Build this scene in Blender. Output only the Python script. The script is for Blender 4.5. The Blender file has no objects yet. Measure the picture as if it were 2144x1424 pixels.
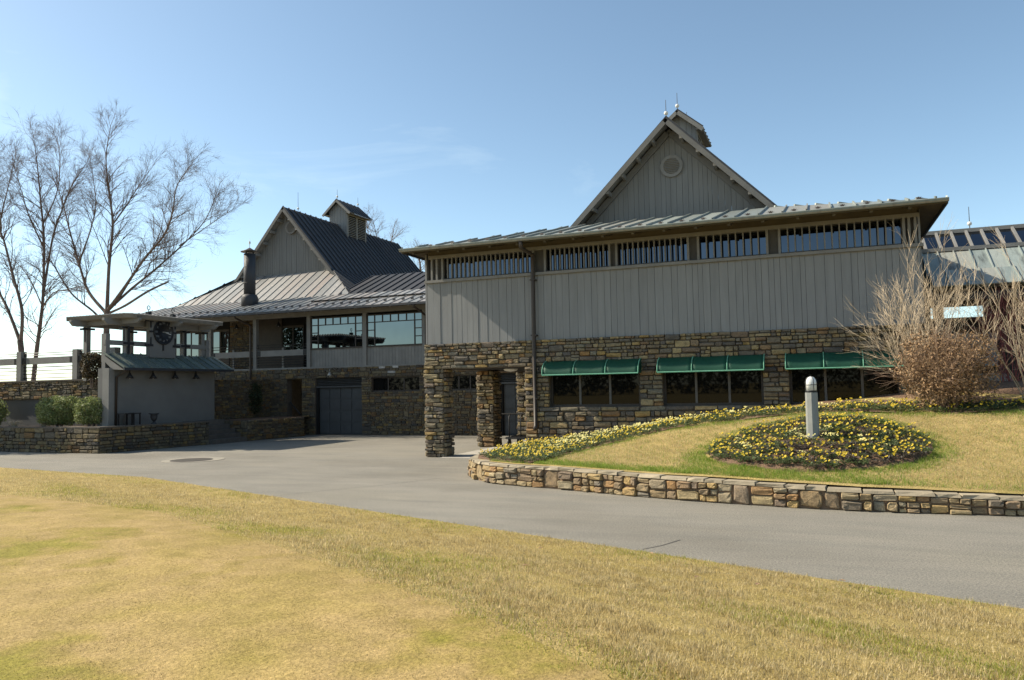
import bpy, math, random
import numpy as np
from mathutils import Vector, Matrix, Quaternion
sc = bpy.context.scene
COL = sc.collection
rng = random.Random(11)
nr = np.random.default_rng(5)

# ------------------------------------------------------------------ camera
F, PITCH, ROLL, YAW, EYE = 1640.0, math.radians(3.45), math.radians(1.15), math.radians(21.5), 2.05
def _rot():
    cr, sr = math.cos(ROLL), math.sin(ROLL)
    up = np.array([0, -math.cos(PITCH), math.sin(PITCH)]); fw = np.array([0, math.sin(PITCH), math.cos(PITCH)]); rt = np.array([1, 0, 0.])
    X = rt*math.cos(YAW)-fw*math.sin(YAW); Y = rt*math.sin(YAW)+fw*math.cos(YAW)
    M = np.array([[cr, sr, 0], [-sr, cr, 0], [0, 0, 1]])
    return np.array([M@X, M@Y, M@up])
RM = _rot(); EYEP = np.array([0, 0, EYE])
def ray(x, y): return RM@np.array([(x-1072)/F, (y-712)/F, 1.])
def pz(x, y, z=0.): d = ray(x, y); return EYEP+d*(z-EYE)/d[2]      # photo pixel -> point on the level z
def py(x, y, Y): d = ray(x, y); return EYEP+d*Y/d[1]              # photo pixel -> point on a wall at depth Y
def px(x, y, X): d = ray(x, y); return EYEP+d*X/d[0]              # photo pixel -> point on a wall at X
cam = bpy.data.cameras.new('camera'); camo = bpy.data.objects.new('camera', cam); COL.objects.link(camo)
cam.sensor_width = 36; cam.lens = F/2144*36; cam.clip_end = 5000; cam.clip_start = .05
mw = Matrix.Identity(4)
for i in range(3):
    mw[i][0] = RM[i, 0]; mw[i][1] = -RM[i, 1]; mw[i][2] = -RM[i, 2]; mw[i][3] = EYEP[i]
camo.matrix_world = mw; sc.camera = camo

# ------------------------------------------------------------------ sky, sun, exposure
SUN_E, SUN_A = math.radians(39.5), math.radians(9.5)
sdir = Vector((-math.cos(SUN_E)*math.cos(SUN_A), -math.cos(SUN_E)*math.sin(SUN_A), math.sin(SUN_E)))
world = bpy.data.worlds.new('World'); sc.world = world; world.use_nodes = True
wn, wl = world.node_tree.nodes, world.node_tree.links
bg = wn['Background']
sky = wn.new('ShaderNodeTexSky'); sky.sky_type = 'NISHITA'; sky.sun_disc = False
sky.sun_elevation = SUN_E; sky.sun_rotation = math.atan2(sdir.x, sdir.y)
sky.air_density = .72; sky.dust_density = .8; sky.ozone_density = 1.0; sky.altitude = 200
tc = wn.new('ShaderNodeTexCoord'); mp = wn.new('ShaderNodeMapping'); mp.inputs['Scale'].default_value = (1.0, 1.3, 4.5); mp.inputs['Location'].default_value = (0, 0, 0)
wl.new(tc.outputs['Generated'], mp.inputs['Vector'])
cn = wn.new('ShaderNodeTexNoise'); cn.inputs['Scale'].default_value = 2.1; cn.inputs['Detail'].default_value = 7; cn.inputs['Roughness'].default_value = .62; cn.inputs['Distortion'].default_value = .6
wl.new(mp.outputs['Vector'], cn.inputs['Vector'])
cr_ = wn.new('ShaderNodeValToRGB'); cr_.color_ramp.elements[0].position = .56; cr_.color_ramp.elements[1].position = .90
cr_.color_ramp.elements[0].color = (0, 0, 0, 1); cr_.color_ramp.elements[1].color = (.26, .26, .26, 1)
wl.new(cn.outputs['Fac'], cr_.inputs['Fac'])
mx = wn.new('ShaderNodeMixRGB'); mx.blend_type = 'MIX'; mx.inputs['Color2'].default_value = (6.6, 6.9, 7.2, 1)
wl.new(cr_.outputs['Color'], mx.inputs['Fac']); wl.new(sky.outputs['Color'], mx.inputs['Color1'])
tint = wn.new('ShaderNodeMixRGB'); tint.blend_type = 'MULTIPLY'; tint.inputs['Fac'].default_value = 1; tint.inputs['Color2'].default_value = (.97, 1.0, .87, 1)   # the camera's warm white balance
wl.new(mx.outputs['Color'], tint.inputs['Color1']); wl.new(tint.outputs['Color'], bg.inputs['Color']); bg.inputs['Strength'].default_value = .138
sun = bpy.data.lights.new('sun', 'SUN'); sun.energy = 4.4; sun.angle = math.radians(.53); sun.color = (1, .90, .73)
suno = bpy.data.objects.new('sun', sun); COL.objects.link(suno); suno.rotation_mode = 'QUATERNION'
suno.rotation_quaternion = sdir.to_track_quat('Z', 'Y'); suno.location = (-30, -10, 40)
sc.view_settings.view_transform = 'Standard'; sc.view_settings.look = 'None'; sc.view_settings.gamma = 1
sc.view_settings.exposure = .82
sc.view_settings.use_curve_mapping = False
sc.cycles.max_bounces = 6; sc.cycles.transparent_max_bounces = 6; sc.cycles.use_denoising = True

# ------------------------------------------------------------------ materials
def N(nt, t, **kw):
    n = nt.nodes.new(t)
    for k, v in kw.items():
        if k in n.inputs: n.inputs[k].default_value = v
        else: setattr(n, k, v)
    return n
def mixrgb(nt, a, b, fac, mode='MIX'):
    m = nt.nodes.new('ShaderNodeMixRGB'); m.blend_type = mode
    for s, v in (('Color1', a), ('Color2', b), ('Fac', fac)):
        if hasattr(v, 'links'): nt.links.new(v, m.inputs[s])
        else: m.inputs[s].default_value = v if s == 'Fac' else (*v, 1) if len(v) == 3 else v
    return m.outputs['Color']
def ramp(nt, fac, stops, interp='LINEAR'):
    r = nt.nodes.new('ShaderNodeValToRGB'); cr = r.color_ramp; cr.interpolation = interp
    while len(cr.elements) < len(stops): cr.elements.new(.5)
    for e, (p, c) in zip(cr.elements, stops): e.position = p; e.color = (*c, 1) if len(c) == 3 else c
    nt.links.new(fac, r.inputs['Fac']); return r.outputs['Color']
def pos(nt, scale=(1, 1, 1)):
    g = nt.nodes.new('ShaderNodeNewGeometry')
    if scale == (1, 1, 1): return g.outputs['Position']
    m = nt.nodes.new('ShaderNodeMapping'); m.inputs['Scale'].default_value = scale
    nt.links.new(g.outputs['Position'], m.inputs['Vector']); return m.outputs['Vector']
def noise(nt, vec, scale, detail=4, rough=.6):
    n = N(nt, 'ShaderNodeTexNoise', Scale=scale, Detail=detail, Roughness=rough); nt.links.new(vec, n.inputs['Vector']); return n.outputs['Fac']
def rnd(nt):
    o = nt.nodes.new('ShaderNodeObjectInfo'); g = nt.nodes.new('ShaderNodeNewGeometry')
    a = N(nt, 'ShaderNodeMath', operation='ADD'); nt.links.new(o.outputs['Random'], a.inputs[0]); nt.links.new(g.outputs['Random Per Island'], a.inputs[1])
    f = N(nt, 'ShaderNodeMath', operation='FRACT'); nt.links.new(a.outputs[0], f.inputs[0]); return f.outputs[0]
def base(name):
    m = bpy.data.materials.new(name); m.use_nodes = True; nt = m.node_tree; return m, nt, nt.nodes['Principled BSDF']
def bump(nt, b, h, strength, dist):
    bn = N(nt, 'ShaderNodeBump', Strength=strength, Distance=dist); nt.links.new(h, bn.inputs['Height']); nt.links.new(bn.outputs['Normal'], b.inputs['Normal'])
def mk(name, c1, c2=None, scale=3, rough=.75, bs=30, bd=.004, stretch=(1, 1, 1), metal=0, var=.25, spec=.35, bst=.6):
    m, nt, b = base(name); c2 = c2 or tuple(x*.7 for x in c1)
    p = pos(nt, stretch); col = ramp(nt, noise(nt, p, scale, 6), [(.32, c1), (.68, c2)])
    if var: col = mixrgb(nt, col, ramp(nt, rnd(nt), [(0, (1-var,)*3), (1, (1,)*3)]), 1, 'MULTIPLY')
    nt.links.new(col, b.inputs['Base Color']); b.inputs['Roughness'].default_value = rough; b.inputs['Metallic'].default_value = metal
    b.inputs['Specular IOR Level'].default_value = spec
    if bd: bump(nt, b, noise(nt, p, bs, 5, .65), bst, bd)
    return m
def stone_mat(name, stops, dull=1.0):
    m, nt, b = base(name); p = pos(nt)
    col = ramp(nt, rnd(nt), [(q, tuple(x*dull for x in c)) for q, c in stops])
    n1 = noise(nt, p, 9, 8, .7); n2 = noise(nt, p, 38, 5, .7)
    col = mixrgb(nt, col, ramp(nt, n1, [(.3, (.55, .55, .57)), (.55, (1, 1, 1)), (.75, (1.2, 1.1, .95))]), 1, 'MULTIPLY')
    col = mixrgb(nt, col, ramp(nt, n2, [(.35, (.72, .72, .72)), (.6, (1.08, 1.08, 1.08))]), 1, 'MULTIPLY')
    nt.links.new(col, b.inputs['Base Color']); b.inputs['Roughness'].default_value = .86; b.inputs['Specular IOR Level'].default_value = .25
    bump(nt, b, n2, .9, .012); return m
G = lambda v, t=0: (v+t, v, v-t)
STOPS = [(0, (.12, .112, .105)), (.10, (.235, .19, .125)), (.2, (.36, .275, .14)), (.3, (.15, .135, .12)), (.40, (.29, .235, .145)), (.5, (.20, .16, .125)),
         (.58, (.44, .30, .115)), (.66, (.29, .265, .19)), (.74, (.165, .145, .125)), (.83, (.36, .21, .085)), (.91, (.24, .215, .17)), (1, (.46, .355, .185))]
STOPS2 = [(0, (.20, .165, .125)), (.12, (.40, .29, .145)), (.25, (.26, .19, .12)), (.38, (.43, .335, .18)), (.5, (.22, .165, .12)), (.62, (.47, .32, .13)), (.72, (.30, .265, .19)), (.8, (.38, .22, .095)), (.9, (.25, .215, .165)), (1, (.48, .375, .21))]
S_FAC = stone_mat('fieldstone_facade', STOPS, .84); S_SHADED = stone_mat('fieldstone_shaded', STOPS, .52); S_NEAR = stone_mat('fieldstone_garden_wall', STOPS2, .95)  # lodge and terrace stone: facade stone with deep shade put into its colour
S_LIME = stone_mat('fieldstone_lime_stained', [(0, (.5, .5, .48)), (.5, (.16, .15, .15)), (1, (.6, .6, .58))])
MORTAR = mk('mortar', (.115, .097, .078), (.075, .065, .055), 8, .95, 40, .006, var=0)
CAP = mk('cap_mortar', (.40, .335, .235), (.28, .235, .165), 5, .9, 30, .01, var=.2)
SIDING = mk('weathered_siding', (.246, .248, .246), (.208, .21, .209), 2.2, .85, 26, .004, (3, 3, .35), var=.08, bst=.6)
GABLE_SHADED = mk('weathered_siding_shaded', (.195, .196, .19), (.165, .166, .162), 2.2, .85, 26, .004, (3, 3, .35), var=.08, bst=.6)  # same boards as the siding, darkened to paint in the gable's shade
TRIM = mk('painted_trim', (.225, .218, .204), (.18, .175, .165), 2.5, .75, 30, .002, var=.1)
RAKE = mk('rake_paint', (.15, .145, .135), (.12, .117, .11), 3, .75, 30, .002, var=.05)
OLIVE = mk('stained_soffit', (.105, .085, .05), (.075, .062, .04), 2.5, .8, 20, .003, var=.15)
BRONZE = mk('bronze_metal', (.055, .041, .032), (.038, .030, .025), 4, .5, 30, .001, var=.1)
BLACK = mk('black_iron', (.018, .018, .02), (.012, .012, .013), 6, .5, 40, .001, var=0)
DARK = mk('dark_interior', (.012, .011, .010), (.008, .008, .008), 3, .9, 10, 0, var=0)
def copper(name, stops, var, rough=.55, metal=.25, streak=(5, 5, .5)):
    m, nt, b = base(name); p = pos(nt, streak)
    col = ramp(nt, noise(nt, p, 1.2, 7, .65), stops)
    col = mixrgb(nt, col, ramp(nt, rnd(nt), [(0, (1-var, 1-var*.95, 1-var*.9)), (.5, (1, 1, 1)), (1, (1, 1-var*.35, 1-var*.5))]), 1, 'MULTIPLY')
    nt.links.new(col, b.inputs['Base Color']); b.inputs['Roughness'].default_value = rough; b.inputs['Metallic'].default_value = metal
    bump(nt, b, noise(nt, pos(nt), 3, 3), .25, .02); return m
COP_MAIN = copper('verdigris_copper_main', [(.3, (.23, .26, .24)), (.5, (.285, .315, .29)), (.7, (.19, .18, .165))], .4)
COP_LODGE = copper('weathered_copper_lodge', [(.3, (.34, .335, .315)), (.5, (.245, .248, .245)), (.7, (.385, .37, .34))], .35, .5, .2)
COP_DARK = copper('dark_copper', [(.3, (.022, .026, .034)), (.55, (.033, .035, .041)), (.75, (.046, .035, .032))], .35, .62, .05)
COP_SHED = copper('green_copper_shed', [(.3, (.19, .25, .22)), (.5, (.115, .15, .14)), (.7, (.26, .31, .25))], .35, .55, .2)
COP_WALK = copper('verdigris_copper_walkway', [(.32, (.11, .125, .12)), (.48, (.31, .355, .335)), (.66, (.25, .295, .28))], .35, .6, .15, (3.2, .6, .6))
def glass(name, col, rough, metal, spec=.5):
    m, nt, b = base(name); p = pos(nt, (.6, .6, .4))
    c = ramp(nt, noise(nt, p, 1.5, 2), [(.3, col), (.7, tuple(x*.86 for x in col))]); nt.links.new(c, b.inputs['Base Color'])
    b.inputs['Roughness'].default_value = rough; b.inputs['Metallic'].default_value = metal; b.inputs['Specular IOR Level'].default_value = spec
    bump(nt, b, noise(nt, pos(nt), .7, 2), .05, .01); return m
GLASS_DARK = glass('dark_window_glass', (.006, .006, .006), .02, 0, .24)
GLASS_SKY = glass('reflective_window_glass', (.145, .17, .18), .015, 1)
GLASS_CLER = glass('clerestory_glass', (.085, .10, .125), .03, 1)
CANVAS = None
def canvas():
    m, nt, b = base('green_awning_canvas'); p = pos(nt)
    c = ramp(nt, noise(nt, p, 14, 5), [(.3, (.006, .068, .04)), (.7, (.008, .088, .05))]); nt.links.new(c, b.inputs['Base Color']); b.inputs['Roughness'].default_value = .6
    t = N(nt, 'ShaderNodeBsdfTranslucent'); t.inputs['Color'].default_value = (.015, .3, .16, 1)
    x = N(nt, 'ShaderNodeMixShader', Fac=.3); out = nt.nodes['Material Output']
    nt.links.new(b.outputs[0], x.inputs[1]); nt.links.new(t.outputs[0], x.inputs[2]); nt.links.new(x.outputs[0], out.inputs['Surface']); return m
CANVAS = canvas(); CANVAS_RIB = mk('pale_green_awning_rib', (.14, .36, .25), (.11, .3, .2), 9, .6, 20, 0, var=0)
DOORP = mk('grey_door_paint', (.068, .070, .071), (.054, .056, .057), 2, .6, 30, .002, var=.12)
STUCCO = mk('grey_stucco', (.165, .162, .155), (.14, .137, .131), 1.3, .9, 60, .004, var=0)
CONC = mk('concrete', (.42, .39, .34), (.34, .32, .28), 2, .9, 50, .004, var=.1)
WHITEP = mk('white_paint', (.72, .71, .67), (.6, .6, .57), 5, .4, 20, 0, var=0)
BARK = mk('bark', (.21, .155, .125), (.115, .085, .072), 7, .95, 22, .02, (1, 1, .4), var=.25)
TWIG = mk('twig_bark', (.25, .175, .14), (.165, .12, .10), 5, .9, 20, 0, var=.3)
TANBARK = mk('tan_stem', (.62, .50, .35), (.43, .34, .235), 6, .85, 25, .004, var=.35)
REDBARK = mk('red_stem', (.46, .14, .12), (.32, .10, .09), 6, .8, 25, 0, var=.3)
DEADLEAF = mk('dry_brown_leaf', (.42, .275, .15), (.28, .17, .09), 12, .85, 20, 0, var=.45)
def leafm(name, c1, c2, var=.4, tr=.3):
    m, nt, b = base(name); p = pos(nt)
    c = mixrgb(nt, ramp(nt, noise(nt, p, 6, 3), [(.3, c1), (.7, c2)]), ramp(nt, rnd(nt), [(0, (1-var,)*3), (1, (1.05,)*3)]), 1, 'MULTIPLY')
    nt.links.new(c, b.inputs['Base Color']); b.inputs['Roughness'].default_value = .6
    t = N(nt, 'ShaderNodeBsdfTranslucent'); nt.links.new(c, t.inputs['Color']); x = N(nt, 'ShaderNodeMixShader', Fac=tr)
    nt.links.new(b.outputs[0], x.inputs[1]); nt.links.new(t.outputs[0], x.inputs[2]); nt.links.new(x.outputs[0], nt.nodes['Material Output'].inputs['Surface']); return m
LEAF_SHRUB = leafm('evergreen_shrub_leaf', (.19, .25, .08), (.30, .32, .13)); LEAF_DARK = leafm('dark_evergreen_leaf', (.03, .05, .02), (.055, .075, .03))
LEAF_VINE = leafm('vine_leaf', (.05, .05, .022), (.11, .07, .035), .6); LEAF_PANSY = leafm('pansy_leaf', (.10, .16, .05), (.17, .20, .10), .5)
LEAF_PURPLE = leafm('pansy_dusky_leaf', (.10, .085, .08), (.15, .13, .10), .4)
PET_Y = leafm('yellow_petal', (.78, .60, .03), (.72, .50, .02), .2); PET_P = leafm('pale_yellow_petal', (.80, .74, .30), (.76, .68, .22), .15)
PET_C = mk('dark_petal_centre', (.05, .02, .04), (.03, .015, .03), 5, .7, 10, 0, var=0)

def grassy(name, stops, fine, bd):
    m, nt, b = base(name); p = pos(nt)
    c = ramp(nt, noise(nt, p, .55, 5, .6), stops)
    c = mixrgb(nt, c, ramp(nt, noise(nt, p, 3.1, 5, .65), [(.3, (.80, .80, .74)), (.7, (1.12, 1.1, 1.1))]), 1, 'MULTIPLY')
    c = mixrgb(nt, c, ramp(nt, noise(nt, p, fine, 4, .7), [(.3, (.62, .62, .58)), (.65, (1.12, 1.12, 1.1))]), 1, 'MULTIPLY')
    nt.links.new(c, b.inputs['Base Color']); b.inputs['Roughness'].default_value = .9; b.inputs['Specular IOR Level'].default_value = .15
    bump(nt, b, noise(nt, p, fine*.8, 4, .7), 1, bd); return m
LAWN_M = grassy('dormant_rough_grass', [(.28, (.34, .26, .085)), (.5, (.42, .32, .12)), (.7, (.46, .35, .15))], 45, .03)
GREEN_M = grassy('dormant_putting_turf', [(.30, (.275, .228, .045)), (.40, (.345, .262, .088)), (.48, (.395, .29, .115)), (.55, (.405, .292, .13)), (.61, (.35, .262, .09)), (.68, (.275, .235, .05))], 38, .014)
BANK_M = grassy('bank_turf', [(.28, (.34, .27, .09)), (.5, (.45, .34, .145)), (.7, (.48, .37, .17))], 40, .03)
MULCH = mk('bark_mulch', (.125, .072, .045), (.26, .165, .105), 26, .95, 34, .05, var=0, bst=1)
def asphalt():
    m, nt, b = base('worn_asphalt'); p = pos(nt)
    c = ramp(nt, noise(nt, p, .22, 5, .6), [(.3, (.195, .182, .155)), (.7, (.25, .234, .20))])
    c = mixrgb(nt, c, ramp(nt, noise(nt, p, 42, 4, .9), [(.36, (.5, .5, .51)), (.5, (1, 1, 1)), (.64, (1.5, 1.47, 1.42))]), 1, 'MULTIPLY')
    c = mixrgb(nt, c, ramp(nt, noise(nt, pos(nt, (.35, 2.2, 1)), 1.0, 6, .7), [(.3, (.84, .85, .86)), (.6, (1.04, 1.03, 1.02))]), 1, 'MULTIPLY')
    c = mixrgb(nt, c, ramp(nt, noise(nt, pos(nt, (.5, .8, 1)), .35, 4, .55), [(.36, (.86, .85, .83)), (.5, (1, 1, 1)), (.66, (1.05, 1.04, 1.0))]), 1, 'MULTIPLY')
    nt.links.new(c, b.inputs['Base Color']); b.inputs['Roughness'].default_value = .85; b.inputs['Specular IOR Level'].default_value = .3
    bump(nt, b, noise(nt, p, 40, 4, .8), .9, .012); return m
ASPH = asphalt()
BLADE_R = leafm('dormant_grass_blade', (.80, .66, .37), (.58, .44, .18), .62, .5); BLADE_G = leafm('green_grass_blade', (.30, .34, .05), (.45, .43, .08), .4, .5)
BLADE_GB = leafm('lush_green_blade', (.20, .31, .035), (.31, .40, .06), .35, .5)
BLADE_B = leafm('bank_grass_blade', (.74, .61, .34), (.62, .49, .23), .45, .5)

# ------------------------------------------------------------------ mesh helpers
WO = {}
def parent(o, par):
    if par is not None:
        o.parent = par; o.location = Vector(o.location)-WO.get(par.name, Vector((0, 0, 0)))
        WO[o.name] = Vector((0, 0, 0))
def tag(o, label=None, cat=None, group=None, kind=None):
    for k, v in (('label', label), ('category', cat), ('group', group), ('kind', kind)):
        if v: o[k] = v
    return o
def thing(name, loc, label, cat, group=None):
    o = bpy.data.objects.new(name, None); o.empty_display_size = .2; COL.objects.link(o); o.location = loc; WO[o.name] = Vector(loc); return tag(o, label, cat, group)
class MB:
    def __init__(s): s.v = []; s.f = []
    def add(s, vs, fs):
        k = len(s.v); s.v += [tuple(float(c) for c in q) for q in vs]; s.f += [tuple(i+k for i in q) for q in fs]; return s
    def box(s, x0, x1, y0, y1, z0, z1):
        return s.add([(x0, y0, z0), (x1, y0, z0), (x1, y1, z0), (x0, y1, z0), (x0, y0, z1), (x1, y0, z1), (x1, y1, z1), (x0, y1, z1)],
                     [(3, 2, 1, 0), (4, 5, 6, 7), (0, 1, 5, 4), (1, 2, 6, 5), (2, 3, 7, 6), (3, 0, 4, 7)])
    def bar(s, a, b, w, h, up=(0, 0, 1)):                # box from a to b, width w across, height h along up
        a, b = Vector(a), Vector(b); d = (b-a).normalized(); up = Vector(up); sx = d.cross(up)
        if sx.length < 1e-4: sx = Vector((1, 0, 0))
        sx.normalize(); u = sx.cross(d).normalized(); q = []
        for p in (a, b):
            for i, j in ((-1, -1), (1, -1), (1, 1), (-1, 1)): q.append(p+sx*(i*w/2)+u*(j*h/2))
        return s.add(q, [(0, 1, 2, 3), (7, 6, 5, 4), (0, 4, 5, 1), (1, 5, 6, 2), (2, 6, 7, 3), (3, 7, 4, 0)])
    def prism(s, pts, off):                              # polygon + offset vector
        n = len(pts); off = Vector(off); p = [Vector(q) for q in pts]
        return s.add(p+[q+off for q in p], [tuple(range(n))[::-1], tuple(range(n, 2*n))]+[(i, (i+1) % n, n+(i+1) % n, n+i) for i in range(n)])
    def tube(s, pts, rad, n=6, cap=True):
        pts = [Vector(p) for p in pts]; k = len(pts)
        if not hasattr(rad, '__len__'): rad = [rad]*k
        vs = []; fs = []; ref = None
        for i, p in enumerate(pts):
            d = (pts[min(i+1, k-1)]-pts[max(i-1, 0)]).normalized()
            if ref is None: ref = d.orthogonal().normalized()
            ref = (ref-d*ref.dot(d)); ref = ref.normalized() if ref.length > 1e-5 else d.orthogonal().normalized()
            b = d.cross(ref)
            for j in range(n):
                t = 2*math.pi*j/n; vs.append(p+(ref*math.cos(t)+b*math.sin(t))*rad[i])
        for i in range(k-1):
            for j in range(n): fs.append((i*n+j, i*n+(j+1) % n, (i+1)*n+(j+1) % n, (i+1)*n+j))
        if cap: fs += [tuple(range(n))[::-1], tuple(range((k-1)*n, k*n))]
        return s.add(vs, fs)
    def lathe(s, prof, c, n=16, axis='z'):
        vs = []; fs = []; m = len(prof)
        for r, h in prof:
            for j in range(n):
                t = 2*math.pi*j/n; a, b = r*math.cos(t), r*math.sin(t)
                vs.append((c[0]+a, c[1]+b, c[2]+h) if axis == 'z' else (c[0]+h, c[1]+a, c[2]+b) if axis == 'x' else (c[0]+a, c[1]+h, c[2]+b))
        for i in range(m-1):
            for j in range(n): fs.append((i*n+j, i*n+(j+1) % n, (i+1)*n+(j+1) % n, (i+1)*n+j))
        fs += [tuple(range(n))[::-1], tuple(range((m-1)*n, m*n))]
        return s.add(vs, fs)
    def mesh(s, name, mat, smooth=False):
        me = bpy.data.meshes.new(name); me.from_pydata(s.v, [], s.f); me.materials.append(mat)
        if smooth: me.polygons.foreach_set('use_smooth', [True]*len(me.polygons))
        me.update(); return me
    def build(s, name, mat, par=None, smooth=False):
        o = bpy.data.objects.new(name, s.mesh(name, mat, smooth)); COL.objects.link(o); WO[o.name] = Vector((0, 0, 0)); parent(o, par); return o
def npmesh(name, V, Fc, mat, par=None):                  # V (n,3), Fc (m,k) arrays
    me = bpy.data.meshes.new(name); V = np.asarray(V, np.float32); Fc = np.asarray(Fc, np.int32); m, k = Fc.shape
    me.vertices.add(len(V)); me.vertices.foreach_set('co', V.ravel()); me.loops.add(m*k); me.loops.foreach_set('vertex_index', Fc.ravel())
    me.polygons.add(m); me.polygons.foreach_set('loop_start', np.arange(m, dtype=np.int32)*k); me.materials.append(mat); me.update(calc_edges=True); me.validate()
    o = bpy.data.objects.new(name, me); COL.objects.link(o); WO[o.name] = Vector((0, 0, 0)); parent(o, par); return o
def inst(name, me, loc, rz, scl, par=None, tilt=0.0):
    o = bpy.data.objects.new(name, me); COL.objects.link(o); o.location = loc; o.rotation_euler = (0, tilt, rz); o.scale = scl; parent(o, par); return o
def clip(poly, a, b, c):                                 # keep a*u+b*v<=c
    out = []
    for i, p in enumerate(poly):
        q = poly[(i+1) % len(poly)]; dp = a*p[0]+b*p[1]-c; dq = a*q[0]+b*q[1]-c
        if dp <= 0: out.append(p)
        if (dp < 0 < dq) or (dq < 0 < dp): t = dp/(dp-dq); out.append((p[0]+(q[0]-p[0])*t, p[1]+(q[1]-p[1])*t))
    return out
def strips(par, name, O, U, V, poly, wmin, wmax, mat, thick=.02, jit=0, gap=.008, rib=None, rw=.03, r=rng):
    """cut a flat convex polygon (in u,v on the plane O,U,V) into boards or pans, each its own object"""
    O, U, V = Vector(O), Vector(U), Vector(V); Nn = U.cross(V).normalized()
    u = min(p[0] for p in poly); umax = max(p[0] for p in poly); out = []
    while u < umax-.02:
        w = r.uniform(wmin, wmax)
        if umax-(u+w) < wmin*.4: w = umax-u
        pc = clip(clip(poly, -1, 0, -u), 1, 0, u+w-gap)
        if len(pc) >= 3:
            d = r.uniform(-jit, jit); b = MB(); P = [O+U*a+V*c+Nn*(d-thick) for a, c in pc]; b.prism(P, Nn*thick)
            if rib:
                e = clip(clip(poly, -1, 0, -u), 1, 0, u+rw)
                if len(e) >= 3: b.prism([O+U*a+V*c+Nn*.001 for a, c in e], Nn*rib)
            out.append(b.build(name, mat, par))
        u += w
    return out

# ------------------------------------------------------------------ stones
def stone_variant(aspect, seed):
    r = random.Random(seed); c = .14
    ol = []
    for sx, sz in ((-1, -1), (1, -1), (1, 1), (-1, 1)):
        cu, cz = r.uniform(.04, .38)/aspect, r.uniform(.04, .34)
        a = (sx*(.5-r.uniform(0, .07)/aspect), sz*(.5-cz)); b = (sx*(.5-cu), sz*(.5-r.uniform(0, .12)))
        ol += [a, b] if sx*sz > 0 else [b, a]
    vs = []
    def ring(k, y, jy=0): 
        for u, z in ol: vs.append((u*(1-k/aspect*1.0), y+r.uniform(-jy, jy), z*(1-k)))
    ring(0, .2); ring(0.02, -.50, .14); ring(.09, -.88, .12); ring(.30, -1, .16)
    fs = [tuple(range(8))]
    for i in range(3):
        for j in range(8): fs.append((i*8+j, (i+1)*8+j, (i+1)*8+(j+1) % 8, i*8+(j+1) % 8))
    vs.append((r.uniform(-.15, .15), -1.0+r.uniform(-.2, .15), r.uniform(-.15, .15)))
    for j in range(8): fs.append((24+j, 32, 24+(j+1) % 8))
    return vs, fs
VARS = {a: [stone_variant(a, int(a*100)+i) for i in range(7)] for a in (1.0, 1.7, 2.6, 4.0)}
VMESH = {}
def vmesh(a, i, mat):
    k = (a, i, mat.name)
    if k not in VMESH:
        b = MB(); b.add(*VARS[a][i]); VMESH[k] = b.mesh('stone', mat)
    return VMESH[k]
def courses(L, z0, z1, openings, bh=(.17, .36), r=rng, ln=(.16, .55)):
    zs = sorted({z0, z1, *[z for o in openings for z in o[2:] if z0 < z < z1]}); out = []
    for za, zb in zip(zs, zs[1:]):
        iv = [(0, L)]
        for o in openings:
            if o[2] < zb-.001 and o[3] > za+.001:
                nv = []
                for a, b in iv:
                    if o[1] <= a or o[0] >= b: nv.append((a, b))
                    else:
                        if o[0]-a > .03: nv.append((a, o[0]))
                        if b-o[1] > .03: nv.append((o[1], b))
                iv = nv
        z = za
        while z < zb-.001:
            h = r.uniform(*bh)
            if zb-(z+h) < bh[0]*.7: h = zb-z
            for a, b in iv:
                u = a
                while u < b-.001:
                    w = r.uniform(ln[0]*1.3, ln[1]*1.5); 
                    if b-(u+w) < .15: w = b-u
                    q = r.random()
                    if h < .15 or (q < .22 and w < .5): out.append((u, u+w, z, z+h))
                    else:
                        k = 2 if (q < .86 or h < .24) else 3; cuts = [0]+[(i+r.uniform(-.22, .22))/k for i in range(1, k)]+[1]
                        for c0, c1 in zip(cuts, cuts[1:]):
                            hh = (c1-c0)*h; s = u
                            while s < u+w-.001:
                                l = min(max(r.uniform(.9, 3.6)*hh, ln[0]*.7), ln[1])
                                if u+w-(s+l) < .09: l = u+w-s
                                out.append((s, s+l, z+c0*h, z+c1*h)); s += l
                    u += w
            z += h
    return out
def place_rects(rects, O, rz, part, depth=.07, ranges=None, mat=None, r=rng):
    """rects on a straight wall from O along the direction rz; outward is to the right of travel"""
    res = []; cu, su = math.cos(rz), math.sin(rz); nx, ny = su, -cu
    for u0, u1, z0, z1 in rects:
        um = (u0+u1)/2; d = depth*r.uniform(.45, 1.45)
        res.append((part, (O[0]+cu*um, O[1]+su*um, (z0+z1)/2+O[2]), rz, (max(u1-u0-.006, .02), d, max(z1-z0-.005, .02)), mat))
    return res
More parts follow.
